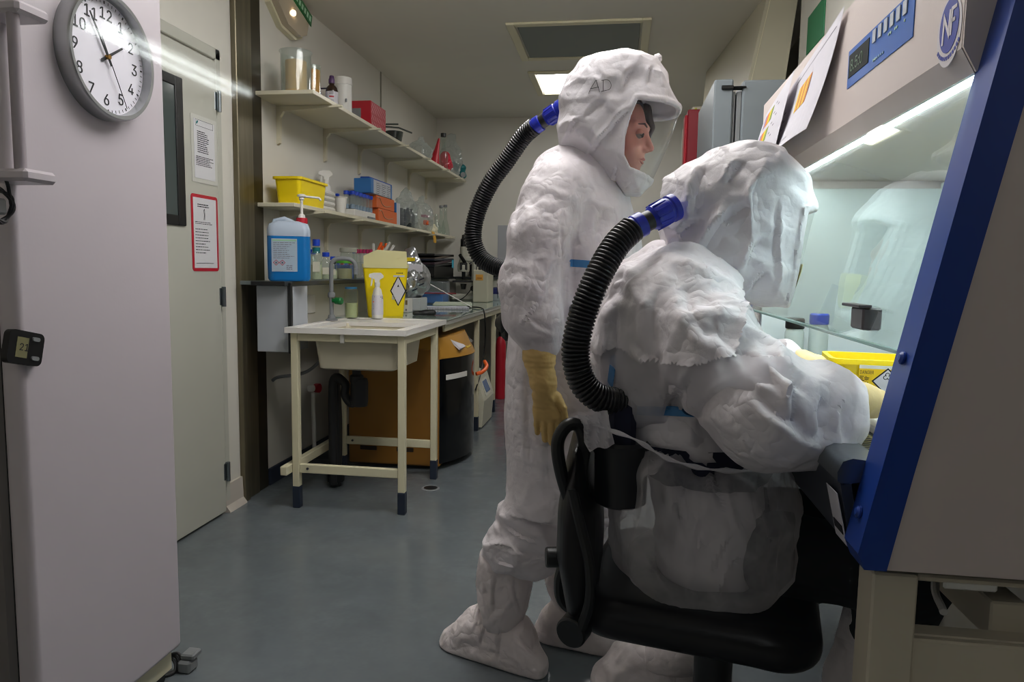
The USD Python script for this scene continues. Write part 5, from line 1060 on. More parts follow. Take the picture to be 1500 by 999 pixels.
part(t, 'fold', crumple(F.mesh(f), .014, 22, 214, smooth=1), CREAM)
t = thing('tape_tag', 'strip of yellow tape hanging from the lower shelf edge', 'tape', (-1.59, 6.0, 1.38)); V, FF = sheet([(-1.592, 5.96, 1.468), (-1.592, 6.05, 1.468), (-1.588, 6.10, 1.375), (-1.588, 6.01, 1.375)], 4, 6, lambda u, v: A([.006 * math.sin(3 * v), 0, 0]))
part(t, 'strip', thick([(-1.592, 5.96, 1.468), (-1.592, 6.05, 1.468), (-1.588, 6.10, 1.375), (-1.588, 6.01, 1.375)], .001, nu=4, nv=6, lift=lambda u, v: A([.006 * math.sin(3 * v), 0, 0])), mat('yellow_tape', 'd9a52a', .5))

# ---- raised ledge behind the sink and its end box
lg_ = thing('reagent_ledge', 'raised dark-edged ledge above the sink bench, with a grey end box', 'ledge', (-1.66, 5.0, .74))
part(lg_, 'top', bx(-1.765, -1.55, 3.14, 6.86, 1.062, 1.08, .002), mat('ledge_top', '6a7472', .25)); part(lg_, 'edge', bx(-1.55, -1.543, 3.14, 6.86, 1.058, 1.081), mat('ledge_edge', '2f3436', .4))
part(lg_, 'end_box', bx(-1.71, -1.548, 3.19, 3.40, .742, 1.058, .002), mat('end_box_grey', 'a9aeb5', .45)); part(lg_, 'end_edge', [bx(-1.71, -1.54, 3.136, 3.141, 1.060, 1.081), bx(-1.549, -1.530, 3.18, 3.20, .738, 1.075)], mat('edge_black', '15171a', .4))
part(lg_, 'upstand', bx(-1.70, -1.655, 3.40, 6.86, .75, 1.06), mat('upstand_white', 'd2cfc2', .45)); part(lg_, 'socket', [bx(-1.655, -1.648, y, y + .10, .90, 1.0) for y in (3.62,)], WPLAST)
zd = 1.0815
# blue jug
jp = (-1.575, 3.262, zd); JY = 24
t = thing('jerrycan', 'five litre jerrycan of blue liquid with red collar and white pump on the ledge', 'jug', jp); P = lambda m: put(m, jp, JY)
def rr_ring(a, b, z, r): return A([(x, y, z) for x, y in rrect(-a / 2, -b / 2, a / 2, b / 2, r).exterior.coords[:-1]])
JB = mat('blue_liquid', '0d6fb5', .3, var=.05, vscale=3)
part(t, 'liquid', P(rings([rr_ring(.180, .105, .0, .03), rr_ring(.195, .118, .012, .035), rr_ring(.198, .120, .1, .035), rr_ring(.198, .120, .212, .035)])), JB, smooth=40)
part(t, 'shell', P(rings([rr_ring(.1985, .1205, .2125, .035), rr_ring(.198, .12, .245, .035), rr_ring(.178, .10, .272, .035), rr_ring(.10, .06, .285, .02)], True)), mat('milky_plastic', 'a9b6c6', .35), smooth=40)
part(t, 'handle', P(sweep([(-.075, 0, .24), (-.06, 0, .283), (-.02, 0, .292), (.02, 0, .275)], .016, 10)), mat('milky_plastic', 'a9b6c6', .35), smooth=40)
part(t, 'collar', P(lathe([(.026, .275), (.028, .28), (.026, .302)], (.06, 0, 0), s=20)), RED)
part(t, 'pump', [P(lathe([(.018, .302), (.014, .318), (.007, .322), (.007, .385), (.012, .39), (.012, .402), (.02, .404), (.02, .412), (.012, .416)], (.06, 0, 0), s=18)), P(sweep([(.066, 0, .405), (.11, 0, .403), (.142, 0, .400), (.150, 0, .388)], .0055, 8))], WPLAST)
part(t, 'label', P(front(sbox(-.078, .045, .038, .200), .0012, -.060)), mat('jug_label', '9fb0bf', .5)); 
part(t, 'header_band', P(front(sbox(-.074, .188, .034, .196), .0006, -.0613)), mat('pale_green', '8fb99a', .5))
part(t, 'print', [P(lines((-.07, -.0613, .182), LX_, LZ_, .10, 9, .003, .009, 41)), P(lines((-.012, -.0613, .075), LX_, LZ_, .03, 3, .004, .008, 42))], INKG)
for q in (-.058, -.03):
    part(t, 'hazard_diamond', P(front(affinity.rotate(sbox(-.010, -.010, .010, .010), 45).difference(affinity.rotate(sbox(-.0078, -.0078, .0078, .0078), 45)), .0006, -.0613)).apply_translation(A([math.cos(math.radians(JY)) * q, math.sin(math.radians(JY)) * q, .087])), RED)
    part(t, 'hazard_mark', P(front(sbox(-.003, -.004, .003, .003), .0006, -.0613)).apply_translation(A([math.cos(math.radians(JY)) * q, math.sin(math.radians(JY)) * q, .087])), INK)

def bottle(label, pos, r, h, cap_m, fill=.45, ring=None, liquid='b9bda2'):
    t = thing('reagent_bottle', label, 'bottle', pos)
    part(t, 'body', lathe([(r * .9, 0), (r, .006), (r, h * .55), (r * .85, h * .66), (r * .5, h * .76), (r * .46, h * .86)], pos, s=24, cap=False), CLEARG, smooth=40)
    part(t, 'liquid', lathe([(r * .88, .004), (r * .93, .008), (r * .93, h * fill)], pos, s=24), mat('liquid_' + liquid, liquid, .15))
    part(t, 'cap', lathe([(r * .62, h * .84), (r * .64, h * .86), (r * .64, h * .98), (r * .6, h)], pos, s=22), cap_m)
    part(t, 'label', put(ext(sbox(-r * .6, h * .2, r * .6, h * .45), .001, (0, -r * 1.001, 0), LX_, LZ_), pos, 22), mat('bottle_label', 'c9c7b4', .6))
    if ring: part(t, 'collar', lathe([(r * .68, h * .66), (r * .68, h * .80)], pos, s=22), ring)
    return t
bottle('tall clear bottle with blue cap and teal collar right of the jerrycan', (-1.60, 3.63, zd), .031, .215, BLUEC, .38, TEAL)
bottle('shorter clear bottle with a blue cap, second from the jerrycan', (-1.60, 3.755, zd), .031, .150, BLUEC, .35)
bottle('clear bottle with a tilted-looking blue cap behind the faucet', (-1.68, 3.76, zd), .028, .165, BLUEC, .4)
bottle('small bottle with dark blue cap and black shoulder behind the faucet pipe', (-1.62, 3.90, zd), .024, .130, BLUEC, .4, BLACK)
t = vessel('jar', 'round glass jar with a bright green lid on the ledge', 'jar', (-1.60, 4.02, zd), [(.044, 0), (.047, .005), (.047, .085), (.042, .095)], CLEARG, [(.044, 0), (.044, .06)], mat('liquid_jar', 'a39d7c', .2)); part(t, 'lid', lathe([(.048, .093), (.049, .095), (.049, .108), (.046, .11)], (-1.60, 4.02, zd)), mat('green_lid', '4d9a2f', .4)); part(t, 'lid_band', lathe([(.0485, .110), (.0485, .116)], (-1.60, 4.02, zd)), BLUEC)
t = vessel('jar', 'taller glass jar with a pale grey lid behind the green-lidded jar', 'jar', (-1.66, 4.24, zd), [(.048, 0), (.05, .005), (.05, .15), (.045, .165)], CLEARG, [(.046, 0), (.046, .05)], mat('liquid_jar2', '8f8d7a', .2)); part(t, 'lid', lathe([(.052, .162), (.053, .166), (.053, .186), (.05, .19)], (-1.66, 4.24, zd)), mat('grey_lid', 'a5a698', .4))
t = thing('tube_rack', 'blue and white tube rack with coloured caps behind the green-lidded jar', 'rack', (-1.64, 4.16, zd))
part(t, 'block', bx(-1.70, -1.60, 4.115, 4.175, zd, zd + .085, .003), mat('rack_blue', '1f4f9a', .4))
for q, c in enumerate((BLUEC, RED, BLUEC, mat('magenta_cap', 'b3245e', .4))): part(t, 'cap', lathe([(.010, 0), (.010, .03), (.008, .032)], (-1.69 + .026 * q, 4.145, zd + .085), s=14), c)
t = thing('tube_rack', 'clear rack of tubes with magenta caps left of the yellow sharps bin', 'rack', (-1.64, 4.45, zd))
part(t, 'rack', [bx(-1.72, -1.58, 4.42, 4.48, zd, zd + .01), bx(-1.72, -1.58, 4.42, 4.48, zd + .10, zd + .106), bx(-1.72, -1.715, 4.42, 4.48, zd, zd + .1), bx(-1.585, -1.58, 4.42, 4.48, zd, zd + .1)], CLEAR)
for q in range(6):
    part(t, 'tube', lathe([(.003, .012), (.0085, .022), (.0085, .165)], (-1.705 + .023 * q, 4.45, zd), s=12), CLEAR); part(t, 'cap', lathe([(.0105, .162), (.0105, .187)], (-1.705 + .023 * q, 4.45, zd), s=14), mat('magenta_cap', 'b3245e', .4) if q else BLUEC)
t = thing('syringe_bag', 'heap of orange-tipped syringes in clear wrap behind the yellow sharps bin', 'syringes', (-1.63, 4.86, zd))
part(t, 'box', bx(-1.72, -1.57, 4.78, 4.96, zd, zd + .16, .006), WPLAST)
g = np.random.default_rng(9)
for q in range(7):
    p = A([-1.70 + .018 * q, 4.80 + .02 * g.uniform(), zd + .162]); d_ = A([g.uniform(-.05, .05), .05, .045 + .03 * g.uniform()])
    part(t, 'syringe', cyl(p, p + d_ + A([0, 0, .01]), .011, .010, 10), ORANGE if q % 2 else WPLAST)
t = thing('letter_tray', 'black letter tray piled with dark binders on the far ledge', 'tray', (-1.62, 5.95, zd))
part(t, 'tray', [bx(-1.74, -1.48, 5.62, 6.30, zd, zd + .01), bx(-1.485, -1.478, 5.62, 6.30, zd, zd + .09), bx(-1.74, -1.48, 5.62, 5.63, zd, zd + .11), bx(-1.74, -1.48, 6.29, 6.30, zd, zd + .11)], BLACK)
for q, (hx, dz, a) in enumerate((('17181e', .0, 0), ('3d2a33', .022, 2), ('1d2436', .044, -2), ('4e4239', .062, 3), ('0f1014', .08, -3))):
    part(t, 'binder', rot(bx(-1.74, -1.47, 5.60, 6.28, zd + .095 + dz, zd + .113 + dz, .003), (1, 0, 0), 2 + a * .5, (-1.6, 5.9, zd + .1 + dz)), mat('binder_' + hx, hx, .35))
part(t, 'sticker', bx(-1.470, -1.4675, 6.2, 6.27, zd + .08, zd + .15), mat('cyan_sticker', '38a5c0', .5)); part(t, 'loose_sheet', [bx(-1.70, -1.49, 5.65, 6.1, zd + .012 + .007 * q, zd + .016 + .007 * q, .001) for q in range(3)], PAPER)

# ---- sink table
st = thing('sink_table', 'white-topped sink table on cream steel legs with dark blue feet', 'sink table', (-1.24, 3.5, 0))
top = m3.Manifold.cube((.585, .77, .026)).translate((-1.535, 3.115, .843)) - m3.Manifold.cube((.40, .40, .1)).translate((-1.42, 3.20, .80)) - m3.Manifold.cube((.50, .70, .006)).translate((-1.50, 3.145, .865))
part(st, 'top', top, mat('sink_top', 'e4e1dd', .3), smooth=20)
ba = rings([A([(x, y, z) for x, y in rrect(-1.22 - a, 3.40 - b, -1.22 + a, 3.40 + b, .03).exterior.coords[:-1]]) for a, b, z in ((.175, .19, .665), (.19, .20, .672), (.212, .215, .855), (.205, .205, .858), (.18, .19, .685))])
part(st, 'basin', ba, mat('sink_basin', 'c9c2ac', .35), smooth=35)
LEG = .033
for x, y in ((-.995, 3.135), (-1.515, 3.135), (-.995, 3.715), (-1.515, 3.715)):
    lgp = part(st, 'leg', bx(x, x + LEG, y, y + LEG, .105, .842, .002), BEIGE); part(lgp, 'foot', bx(x - .002, x + LEG + .002, y - .002, y + LEG + .002, 0, .106, .003), DBLUE)
part(st, 'rail', bx(-1.482, -.995, 3.137, 3.165, .805, .842), BEIGE); part(st, 'rail', bx(-.99, -.965, 3.168, 3.715, .80, .842), BEIGE); part(st, 'rail', bx(-1.482, -.995, 3.72, 3.745, .80, .842), BEIGE)
part(st, 'rail', bx(-1.512, -1.487, 3.168, 3.715, .80, .842), BEIGE); part(st, 'rail', bx(-1.482, -.995, 3.139, 3.164, .172, .215), BEIGE); part(st, 'rail', bx(-1.482, -.995, 3.72, 3.745, .172, .215), BEIGE)
part(st, 'rail', bx(-1.55, -1.517, 3.08, 3.78, .172, .215), BEIGE)
for x in (-1.44,): part(st, 'bolt', [cyl((x, 3.139, .195), (x, 3.134, .195), .006, s=10), cyl((x, 3.72, .195), (x, 3.714, .195), .006, s=10)], DGREY)
part(st, 'clip', bx(-1.27, -1.25, 3.128, 3.138, .80, .85), WPLAST)
part(st, 'drain', [lathe([(.035, 0), (.035, .03), (.022, .04), (.022, .09)], (-1.3, 3.42, .575), s=18), sweep(spline([(-1.3, 3.42, .60), (-1.3, 3.42, .50), (-1.33, 3.43, .46), (-1.37, 3.44, .50), (-1.37, 3.44, .56), (-1.44, 3.46, .57), (-1.45, 3.47, .3), (-1.45, 3.47, .02)], 60), .022, 12), lathe([(.04, 0), (.045, .03), (.045, .12), (.04, .14)], (-1.29, 3.43, .45), s=18)], BLACKR)
part(st, 'waste_pipe', [sweep(spline([(-1.45, 3.50, .005), (-1.45, 3.52, .3), (-1.46, 3.52, .56)], 20), .03, 12), lathe([(.045, 0), (.045, .05)], (-1.45, 3.505, .03), s=16)], BLACK)
part(st, 'supply_hose', wire([(-1.5, 3.60, .84), (-1.52, 3.6, .72), (-1.62, 3.55, .60), (-1.76, 3.5, .57), (-1.795, 3.5, .55)], .009), GREY)
part(st, 'wall_pipe', [wire([(-1.75, 3.9, .42), (-1.74, 3.88, .3), (-1.72, 3.84, .2), (-1.70, 3.8, .08)], .012), lathe([(.02, 0), (.024, .015), (.02, .03)], (-1.76, 3.9, .43), s=14)], WPLAST)
part(st, 'red_valve', lathe([(.024, 0), (.028, .01), (.028, .03)], (-1.76, 3.95, .44), (1, -.2, 0), 12), RED)
# faucet
fp = (-1.505, 3.60, .8695); t = thing('faucet', 'grey gooseneck laboratory faucet with a green handle at the sink', 'faucet', fp)
part(t, 'base', lathe([(.032, 0), (.032, .006), (.02, .012), (.016, .03)], fp, s=20), GREY)
tp = [(*fp[:2], .88), (*fp[:2], 1.0), (*fp[:2], 1.14), (fp[0] + .005, fp[1], 1.175), (fp[0] + .03, fp[1] + .008, 1.195), (fp[0] + .085, fp[1] + .025, 1.195), (fp[0] + .115, fp[1] + .035, 1.175), (fp[0] + .122, fp[1] + .037, 1.135)]
part(t, 'spout', sweep(spline(tp, 60), .0115, 14), GREY, smooth=40); part(t, 'collar', lathe([(.017, 0), (.019, .006), (.019, .022), (.016, .028)], (*fp[:2], .99), s=18), GREY); part(t, 'nozzle', lathe([(.014, 0), (.014, .03), (.011, .035)], (fp[0] + .122, fp[1] + .037, 1.115), s=16), GREY)
part(t, 'handle', lathe([(.010, 0), (.010, .014), (.018, .018), (.020, .05), (.016, .055)], (fp[0] + .008, fp[1] - .005, .975), (.97, -.12, -.03), 18), GREEN)

# ---- long bench
wb = thing('bench', 'long laboratory bench with a glass-covered top running to the end wall', 'bench', (-1.3, 5.4, 0))
part(wb, 'top', bx(-1.652, -.965, 3.90, 6.86, .835, .858, .002), mat('bench_top', 'c9cdc2', .3)); part(wb, 'glass_sheet', bx(-1.64, -.955, 3.895, 6.86, .8585, .8665, .001), mat('glass_top', '93a89e', .06, coat=.5)); part(wb, 'apron', bx(-.985, -.97, 3.93, 6.86, .795, .835), BEIGE)
part(wb, 'edge_trim', bx(-.965, -.958, 3.90, 6.86, .832, .8585), mat('edge_metal', 'a9aba2', .3))
for y in (4.93, 5.62, 6.6):
    for x in (-1.005, -1.62): lgp = part(wb, 'leg', bx(x, x + LEG, y, y + LEG, .10, .835, .002), BEIGE); part(lgp, 'foot', bx(x - .002, x + LEG + .002, y - .002, y + LEG + .002, 0, .101, .003), DBLUE)
zb = .8672
bk_ = thing('back_ledge', 'low white upstand with a dark ledge along the end wall', 'ledge', (-1.0, 6.8, .86)); part(bk_, 'upstand', bx(-1.54, -.45, 6.66, 6.89, .868, 1.06), mat('upstand_white', 'd2cfc2', .45)); part(bk_, 'top', bx(-1.54, -.45, 6.62, 6.89, 1.06, 1.08), mat('ledge_edge', '2f3436', .4)); part(bk_, 'cupboard', bx(-.95, -.45, 6.45, 6.89, 0.0, .867), WPLAST); part(bk_, 'handle', bx(-.93, -.91, 6.43, 6.45, .55, .75), GREY)
t = thing('black_cases', 'dark instrument cases on the ledge at the end wall', 'cases', (-1.2, 6.75, 1.08)); part(t, 'case', bx(-1.42, -1.15, 6.66, 6.86, 1.081, 1.2, .02), BLACK); part(t, 'case', bx(-1.12, -.85, 6.66, 6.86, 1.081, 1.16, .02), DGREY); part(t, 'strap', wire([(-1.42, 6.66, 1.2), (-1.3, 6.63, 1.24), (-1.18, 6.64, 1.17), (-1.05, 6.64, 1.09)], .008), GREY)
single('wall_chart', bx(-1.18, -1.04, 6.894, 6.899, 1.22, 1.58, .001), mat('chart_grey', 'a5a7ab', .6), 'narrow pale chart on the end wall behind the standing person', 'chart')

# ---- things on the bench
t = vessel('jar', 'tall clear jar with a blue rim between the faucet and the yellow sharps bin', 'jar', (-1.485, 3.83, .8695), [(.034, 0), (.037, .005), (.037, .15), (.031, .163)], CLEARG, [(.033, 0), (.034, .08)], mat('liquid_pale', 'b9bd8e', .2)); part(t, 'lid', lathe([(.034, .162), (.034, .172)], (-1.485, 3.83, .8695)), mat('rim_blue', '2a6f9a', .4))
sp = (-1.372, 4.09, zb); SY = 19; P = lambda m: put(m, sp, SY)
t = thing('sharps_bin', 'tall yellow sharps bin with a cream lid and a diamond label on the bench', 'sharps bin', sp)
part(t, 'body', P(rings([rr_ring(.200, .150, 0, .012), rr_ring(.205, .154, .01, .014), rr_ring(.258, .19, .285, .016)])), YELLOW, smooth=25)
part(t, 'lid', P(cat_([rings([rr_ring(.268, .20, .283, .018), rr_ring(.270, .202, .305, .018)]), hull([(x, y, z) for y in (-.085, .085) for x, z in ((-.125, .305), (.125, .305), (-.125, .352), (-.05, .388), (.12, .380))])])), mat('bin_lid', 'd9d3a0', .35))
part(t, 'lid_tab', P(hull([(x, -.0905, z) for x, z in ((.055, .338), (.10, .345), (.10, .362), (.075, .35))] + [(x, -.084, z) for x, z in ((.055, .338), (.10, .345), (.10, .362), (.075, .35))])), mat('bin_lid', 'd9d3a0', .35))
fy = -.0885; tl = (0, -.067, 1.0)
def fl_(poly, d=.0012, e=0.0): return P(ext(poly, d, (0, -.0772 - e, 0), LX_, (0, -.0655, 1)))
dm = affinity.scale(affinity.rotate(sbox(-.5, -.5, .5, .5), 45), .066, .128)
part(t, 'label', fl_(affinity.translate(dm, .072, .152)), INK); part(t, 'label_face', fl_(affinity.translate(affinity.scale(dm, .84, .88), .072, .152), .0016), PAPER); part(t, 'hazard_mark', fl_(Polygon([(.066, .175), (.072, .19), (.078, .175)]), .002), INK)
part(t, 'strip', fl_(sbox(.045, .232, .108, .243), .0012), PAPER); part(t, 'strip', fl_(sbox(.036, .10, .056, .128), .0012), mat('bottle_label', 'c9c7b4', .6)); part(t, 'print', [fl_(sbox(.062 + .008 * q, .252, .067 + .008 * q, .258), .0012) for q in range(5)] + [fl_(sbox(.044, .13 + .012 * q, .046, .136 + .012 * q), .0012) for q in range(6)], INK)
t, P = spray('spray_bottle', 'white trigger spray bottle with orange print in front of the yellow sharps bin', (-1.338, 3.848, .8695), .97, SY)
part(t, 'label', P(lathe([(.0436, .02), (.0436, .098), (.0400, .13)], s=26, squash=.75, cap=False)), PAPER, smooth=40)
fr_ = lambda poly, y=-.0345, d=.0008: P(ext(poly, d, (0, y, 0), LX_, LZ_))
part(t, 'orange_band', fr_(sbox(-.024, .090, .020, .096)), ORANGE); part(t, 'print', [P(lines((-.024, -.0345, .084), LX_, LZ_, .044, 6, .002, .006, 51)), P(lines((-.02, -.0345, .03), LX_, LZ_, .036, 2, .003, .006, 52))], INKG); part(t, 'hazard_mark', fr_(Polygon([(-.017, .104), (-.017, .128), (-.003, .106)]).difference(Polygon([(-.0145, .107), (-.0145, .121), (-.0065, .108)]))), INK); part(t, 'lettering', P(text('N°5', .012, (.001, -.0350, .110), LX_, LZ_, .0008)), INK)
bag('foil_bag', 'crumpled silver foil bag with blue print right of the sharps bin', (-1.405, 4.70, zb + .09), (.25, .24, .29), mat('foil', 'b9bcc0', .22, metal=.85, bump=.004, bscale=40), 221, amp=.02, contents=[('label', put(roughen(bx(-.05, .05, -.004, .004, 0, .05), .003, 30), (-1.34, 4.60, zb + .26), 15), PAPER), ('yellow_fold', put(roughen(bx(-.06, .03, -.004, .004, 0, .025), .003, 30), (-1.38, 4.63, zb + .33), 15), YELLOW)] + [('print', put(rot(bx(-.02, .02, -.003, .003, 0, .007), (0, 1, 0), -25, (0, 0, 0)), (-1.38 + .045 * (q % 3), 4.585, zb + .14 + .035 * (q // 2)), 15), NAVY) for q in range(6)])
single('bag_stand', bx(-1.51, -1.31, 4.62, 4.80, zb, zb + .088, .006), mat('stand_grey', 'b5b9bb', .4), 'pale carton carrying the silver foil bag', 'box')
carton('small white carton with a row of pictograms in front of the foil bag', -1.425, -1.335, 4.43, 4.53, zb, zb + .090, WPLAST, [('pictogram', put(bx(-.006, .006, -.0006, 0, 0, .012), (-1.415 + .022 * q, 4.4298, zb + .012)), INKG) for q in range(4)] + [('pictogram', bx(-1.355, -1.34, 4.429, 4.43, zb + .05, zb + .08), mat('olive_print', '7a6a3a', .6))])
t = thing('clear_box', 'clear plastic box with a blue tray inside on the bench', 'box', (-1.50, 5.70, zb))
part(t, 'shell', bx(-1.60, -1.40, 5.60, 5.84, zb, zb + .18, .008), CLEAR); part(t, 'tray', bx(-1.59, -1.41, 5.61, 5.83, zb + .004, zb + .09, .01), mat('tray_blue', '1273d0', .35)); part(t, 'red_strap', put(bx(-.17, .17, -.003, .003, 0, .012), (-1.46, 5.58, zb + .082), 15), mat('strap_red', '8a3a3a', .5))
t = thing('notebook', 'wire-bound white notebook lying on the glass bench top', 'notebook', (-1.25, 4.95, zb))
part(t, 'pages', put(bx(-.17, .17, -.11, .11, 0, .014, .002), (-1.23, 4.95, zb), 18), PAPER); part(t, 'cover', put(bx(-.172, .172, -.112, .112, .0142, .0155, .0005), (-1.23, 4.95, zb), 18), mat('cover_pale', 'c9ccd6', .5))
part(t, 'binding', [put(lathe([(.0075, 0), (.0075, .003)], (-.165 + .011 * q, -.112, .009), (1, 0, 0), 8), (-1.23, 4.95, zb), 18) for q in range(31)], GREY, kind='stuff')
t = thing('pen_pouch', 'small black rubber pouch on the bench edge by the notebook', 'pouch', (-1.17, 4.22, zb))
F = Field((-1.27, 4.13, zb - .01), (-1.07, 4.31, zb + .06), .005); f = smin(F.cap((-1.225, 4.20, zb + .012), (-1.12, 4.235, zb + .016), .014, .020), F.cap((-1.17, 4.215, zb + .01), (-1.13, 4.25, zb + .012), .016), .01); part(t, 'case', F.mesh(np.maximum(f, zb + .0005 - F.z)), BLACKR, smooth=True)
part(t, 'flap', put(bx(-.03, .03, -.002, .002, 0, .012, .001), (-1.17, 4.205, zb + .018), 18), BLACK)
single('bench_pad', rot(bx(-1.42, -1.12, 5.25, 5.55, zb, zb + .025, .010), (0, 0, 1), 12, (-1.27, 5.4, zb)), mat('pad_green', 'b9c2ae', .6), 'pale soft pad lying on the bench below the microscope', 'pad')
mp = A([-1.40, 6.46, zb]); t = thing('microscope', 'grey upright microscope with a black camera on top at the far bench', 'microscope', mp); q = lambda *a: put(bx(*a), mp, 12)
MG = mat('microscope_grey', 'b6b5a6', .4)
part(t, 'base', q(-.13, .13, -.11, .15, 0, .06, .015), MG); part(t, 'arm', q(.055, .115, -.04, .06, .05, .40, .015), MG); part(t, 'head', put(lathe([(.05, 0), (.056, .02), (.056, .06), (.04, .10), (.036, .12)], (-.02, 0, .26), s=24), mp), MG); part(t, 'bridge', q(-.04, .09, -.035, .045, .35, .40, .012), MG)
part(t, 'phototube', put(lathe([(.034, 0), (.034, .10)], (-.02, 0, .39), s=20), mp), MG); part(t, 'camera', put(lathe([(.026, 0), (.03, .01), (.03, .07), (.02, .08), (.018, .11), (.008, .115)], (-.02, 0, .485), s=20), mp), BLACK); part(t, 'lens_block', q(-.055, .015, -.05, .05, .275, .345, .006), BLACK)
part(t, 'stage', q(-.12, .07, -.08, .08, .165, .18, .003), BLACK); part(t, 'objective', put(lathe([(.012, 0), (.016, .03), (.018, .07)], (-.02, 0, .19), s=14), mp), BLACK); part(t, 'condenser', put(lathe([(.02, 0), (.03, .05)], (-.02, 0, .10), s=16), mp), BLACK)
for s in (-1, 1): part(t, 'knob', put(lathe([(.026, 0), (.026, .02)], (.085, s * .05, .11), (0, s, 0), 18), mp), BLACK)
part(t, 'eyepiece', put(cyl((.0, -.02, .34), (-.03, -.11, .41), .016), mp), BLACK); part(t, 'cable', wire(mp + A([(-.02, 0, .60), (.0, -.02, .56), (.04, -.05, .47), (.10, -.07, .40), (.12, -.09, .30), (.10, -.10, .15), (.0, -.13, .02), (-.1, -.2, .006)]), .004), BLACK)
t = thing('instrument_case', 'beige instrument case with an orange label beside the microscope', 'instrument', (-1.19, 6.12, zb)); part(t, 'case', bx(-1.25, -1.12, 6.06, 6.34, zb, zb + .28, .006), mat('case_beige', 'bdb9a4', .45)); part(t, 'label', bx(-1.225, -1.16, 6.058, 6.06, zb + .19, zb + .24), mat('label_orange', 'd79a3a', .5)); part(t, 'print', bx(-1.215, -1.17, 6.0565, 6.058, zb + .208, zb + .214), mat('print_brown', '8a4a20', .6))
t = thing('vortex_mixer', 'small grey bench device with a dark blue dome at the far bench', 'mixer', (-1.13, 6.55, zb)); part(t, 'body', lathe([(.085, 0), (.088, .008), (.086, .06)], (-1.13, 6.55, zb), s=28), mat('mixer_grey', '8e979a', .4)); part(t, 'dome', lathe([(.080, .06), (.074, .085), (.055, .11), (.02, .122), (.001, .124)], (-1.13, 6.55, zb), s=28), mat('dome_blue', '1d2358', .12), smooth=40); part(t, 'pin', [cyl((-1.20 + .05 * k, 6.47, zb + .02), (-1.205 + .05 * k, 6.46, zb + .16), .003, s=6) for k in range(3)], BLACK)
t = thing('acrylic_rod', 'long pale rod slanting down across the bench in front of the microscope', 'rod', (-1.2, 5.3, zb)); part(t, 'rod', cyl((-1.40, 5.10, zb + .185), (-1.07, 5.16, zb + .006), .0035, s=8), WPLAST)
t = thing('hanging_cable', 'black cable running over the bench edge down towards the floor', 'cable', (-.95, 5.1, .3)); part(t, 'cable', wire([(-1.20, 5.22, zb + .006), (-1.08, 5.18, zb + .006), (-.98, 5.06, zb + .006), (-.945, 5.0, .84), (-.94, 5.02, .7), (-.95, 5.03, .55), (-.965, 4.98, .40), (-.985, 4.9, .30)], .005, 60), BLACK)

# ---- under the bench
tk = thing('incubator', 'ochre incubator with a curved gloss-black door and sloping control head under the bench', 'incubator', (-1.24, 4.23, 0))
part(tk, 'body', bx(-1.53, -.985, 3.89, 4.58, .02, .70, .008), OCHRE); part(tk, 'vent', [bx(-1.46 + .22 * k, -1.36 + .22 * k, 3.886, 3.892, .10, .125) for k in range(2)], mat('vent_brown', '2e1f0c', .6))
arc = [(-.985 + .115 * math.sin(math.pi * u) ** .8, 3.892 + .686 * u) for u in np.linspace(0, 1, 22)]
dr = Polygon(arc + [(-.99, 4.578), (-.99, 3.892)]).buffer(0)
part(tk, 'door', ext(dr, .60, (0, 0, .04)), GLOSSB, smooth=40)
hp = [(x + .004, y, .645) for x, y in arc] + [(-1.0 + (x + .985) * .93, y, .685) for x, y in arc] + [(-1.0 + (x + .985) * .45, 3.892 + (y - 3.892) * .98 + .006, .762) for x, y in arc] + [(-1.15, 3.9, .77), (-1.15, 4.57, .77), (-1.15, 3.9, .645), (-1.15, 4.57, .645)]
part(tk, 'control_head', hull(hp), mat('ochre_light', 'b07f2c', .45), smooth=35)
cu = lambda x, y: A([x, y, .765 - (x + 1.0) * .86 if x > -1.0 else .768]); n_ = A([.65, 0, .76])
def slab(y0, y1, x0, x1, m, name, lift=.003): part(tk, name, hull([cu(x, y) + n_ * e for x in (x0, x1) for y in (y0, y1) for e in (0, lift)]), m, smooth=False)
slab(4.30, 4.46, -.965, -.915, mat('display_dark', '2c2a28', .2), 'display', .004); slab(4.02, 4.16, -.965, -.905, PAPER, 'paper_tag', .012); slab(4.17, 4.28, -.925, -.895, mat('label_yellow2', 'd9b52a', .5), 'yellow_label', .010); slab(4.18, 4.22, -.965, -.95, ORANGE, 'button', .012)
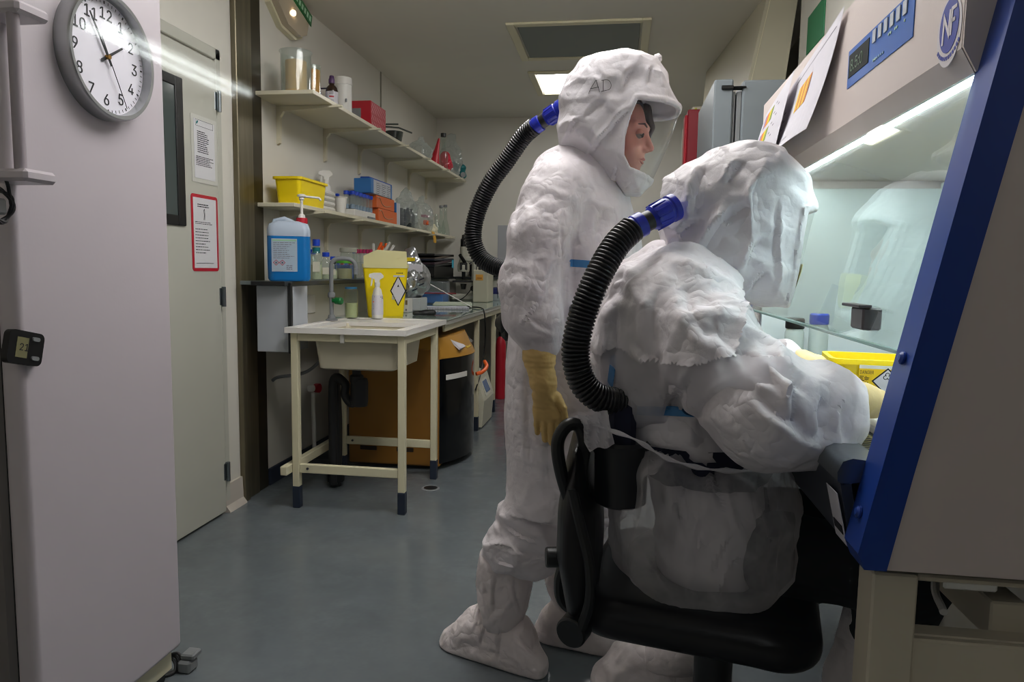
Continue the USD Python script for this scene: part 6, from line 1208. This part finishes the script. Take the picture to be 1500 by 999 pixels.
part(tk, 'white_strip', ext(Polygon(arc[1:8] + [(x + .003, y) for x, y in arc[1:8]][::-1]), .03, (0, 0, .52)), WPLAST); part(tk, 'handle', wire([(-.868, 4.34, .50), (-.835, 4.37, .51), (-.82, 4.44, .535), (-.845, 4.50, .56)], .012, 20, 10), ORANGE)
t = thing('centrifuge', 'white floor-standing centrifuge with a blue display under the bench', 'centrifuge', (-1.1, 5.2, 0))
part(t, 'body', hull([(x, y, z) for y in (5.0, 5.40) for x, z in ((-1.35, .01), (-.955, .01), (-.94, .20), (-.995, .37), (-1.08, .40), (-1.35, .40))]), mat('centrifuge_white', 'cfcbb8', .4), smooth=20); part(t, 'display', hull([(x + e, y, z + .4 * e) for y in (5.10, 5.30) for x, z in ((-.9455, .225), (-.989, .34)) for e in (0, .004)]), mat('display_frame', 'e0ddd0', .4)); part(t, 'screen', hull([(x + e, y, z + .4 * e) for y in (5.13, 5.27) for x, z in ((-.949, .245), (-.984, .325)) for e in (.003, .006)]), mat('screen_blue', '3b5f94', .2)); part(t, 'lid', lathe([(.12, 0), (.12, .008), (.10, .014)], (-1.2, 5.2, .40), s=28), mat('lid_beige', 'b5b19c', .4)); part(t, 'foot', [bx(-1.33, -1.0, 5.02, 5.08, 0, .012), bx(-1.33, -1.0, 5.32, 5.38, 0, .012)], BLACK)
t = thing('gas_cylinder', 'slim red gas cylinder standing under the far end of the bench', 'cylinder', (-1.03, 6.25, 0)); part(t, 'body', lathe([(.045, 0), (.048, .01), (.048, .48), (.035, .54), (.015, .56)], (-1.03, 6.25, 0), s=24), RED, smooth=40); part(t, 'valve', lathe([(.014, .56), (.02, .575), (.02, .6)], (-1.03, 6.25, 0), s=14), BLACK)
t = thing('floor_drain', 'small dark round drain in the floor beside the sink table', 'drain', (-.95, 3.56, 0), ); part(t, 'ring', lathe([(.048, 0), (.048, .0015), (.038, .003)], (-.95, 3.56, 0), s=30), GREY); part(t, 'grate', lathe([(.036, 0), (.036, .0034)], (-.95, 3.56, 0), s=30), BLACK)
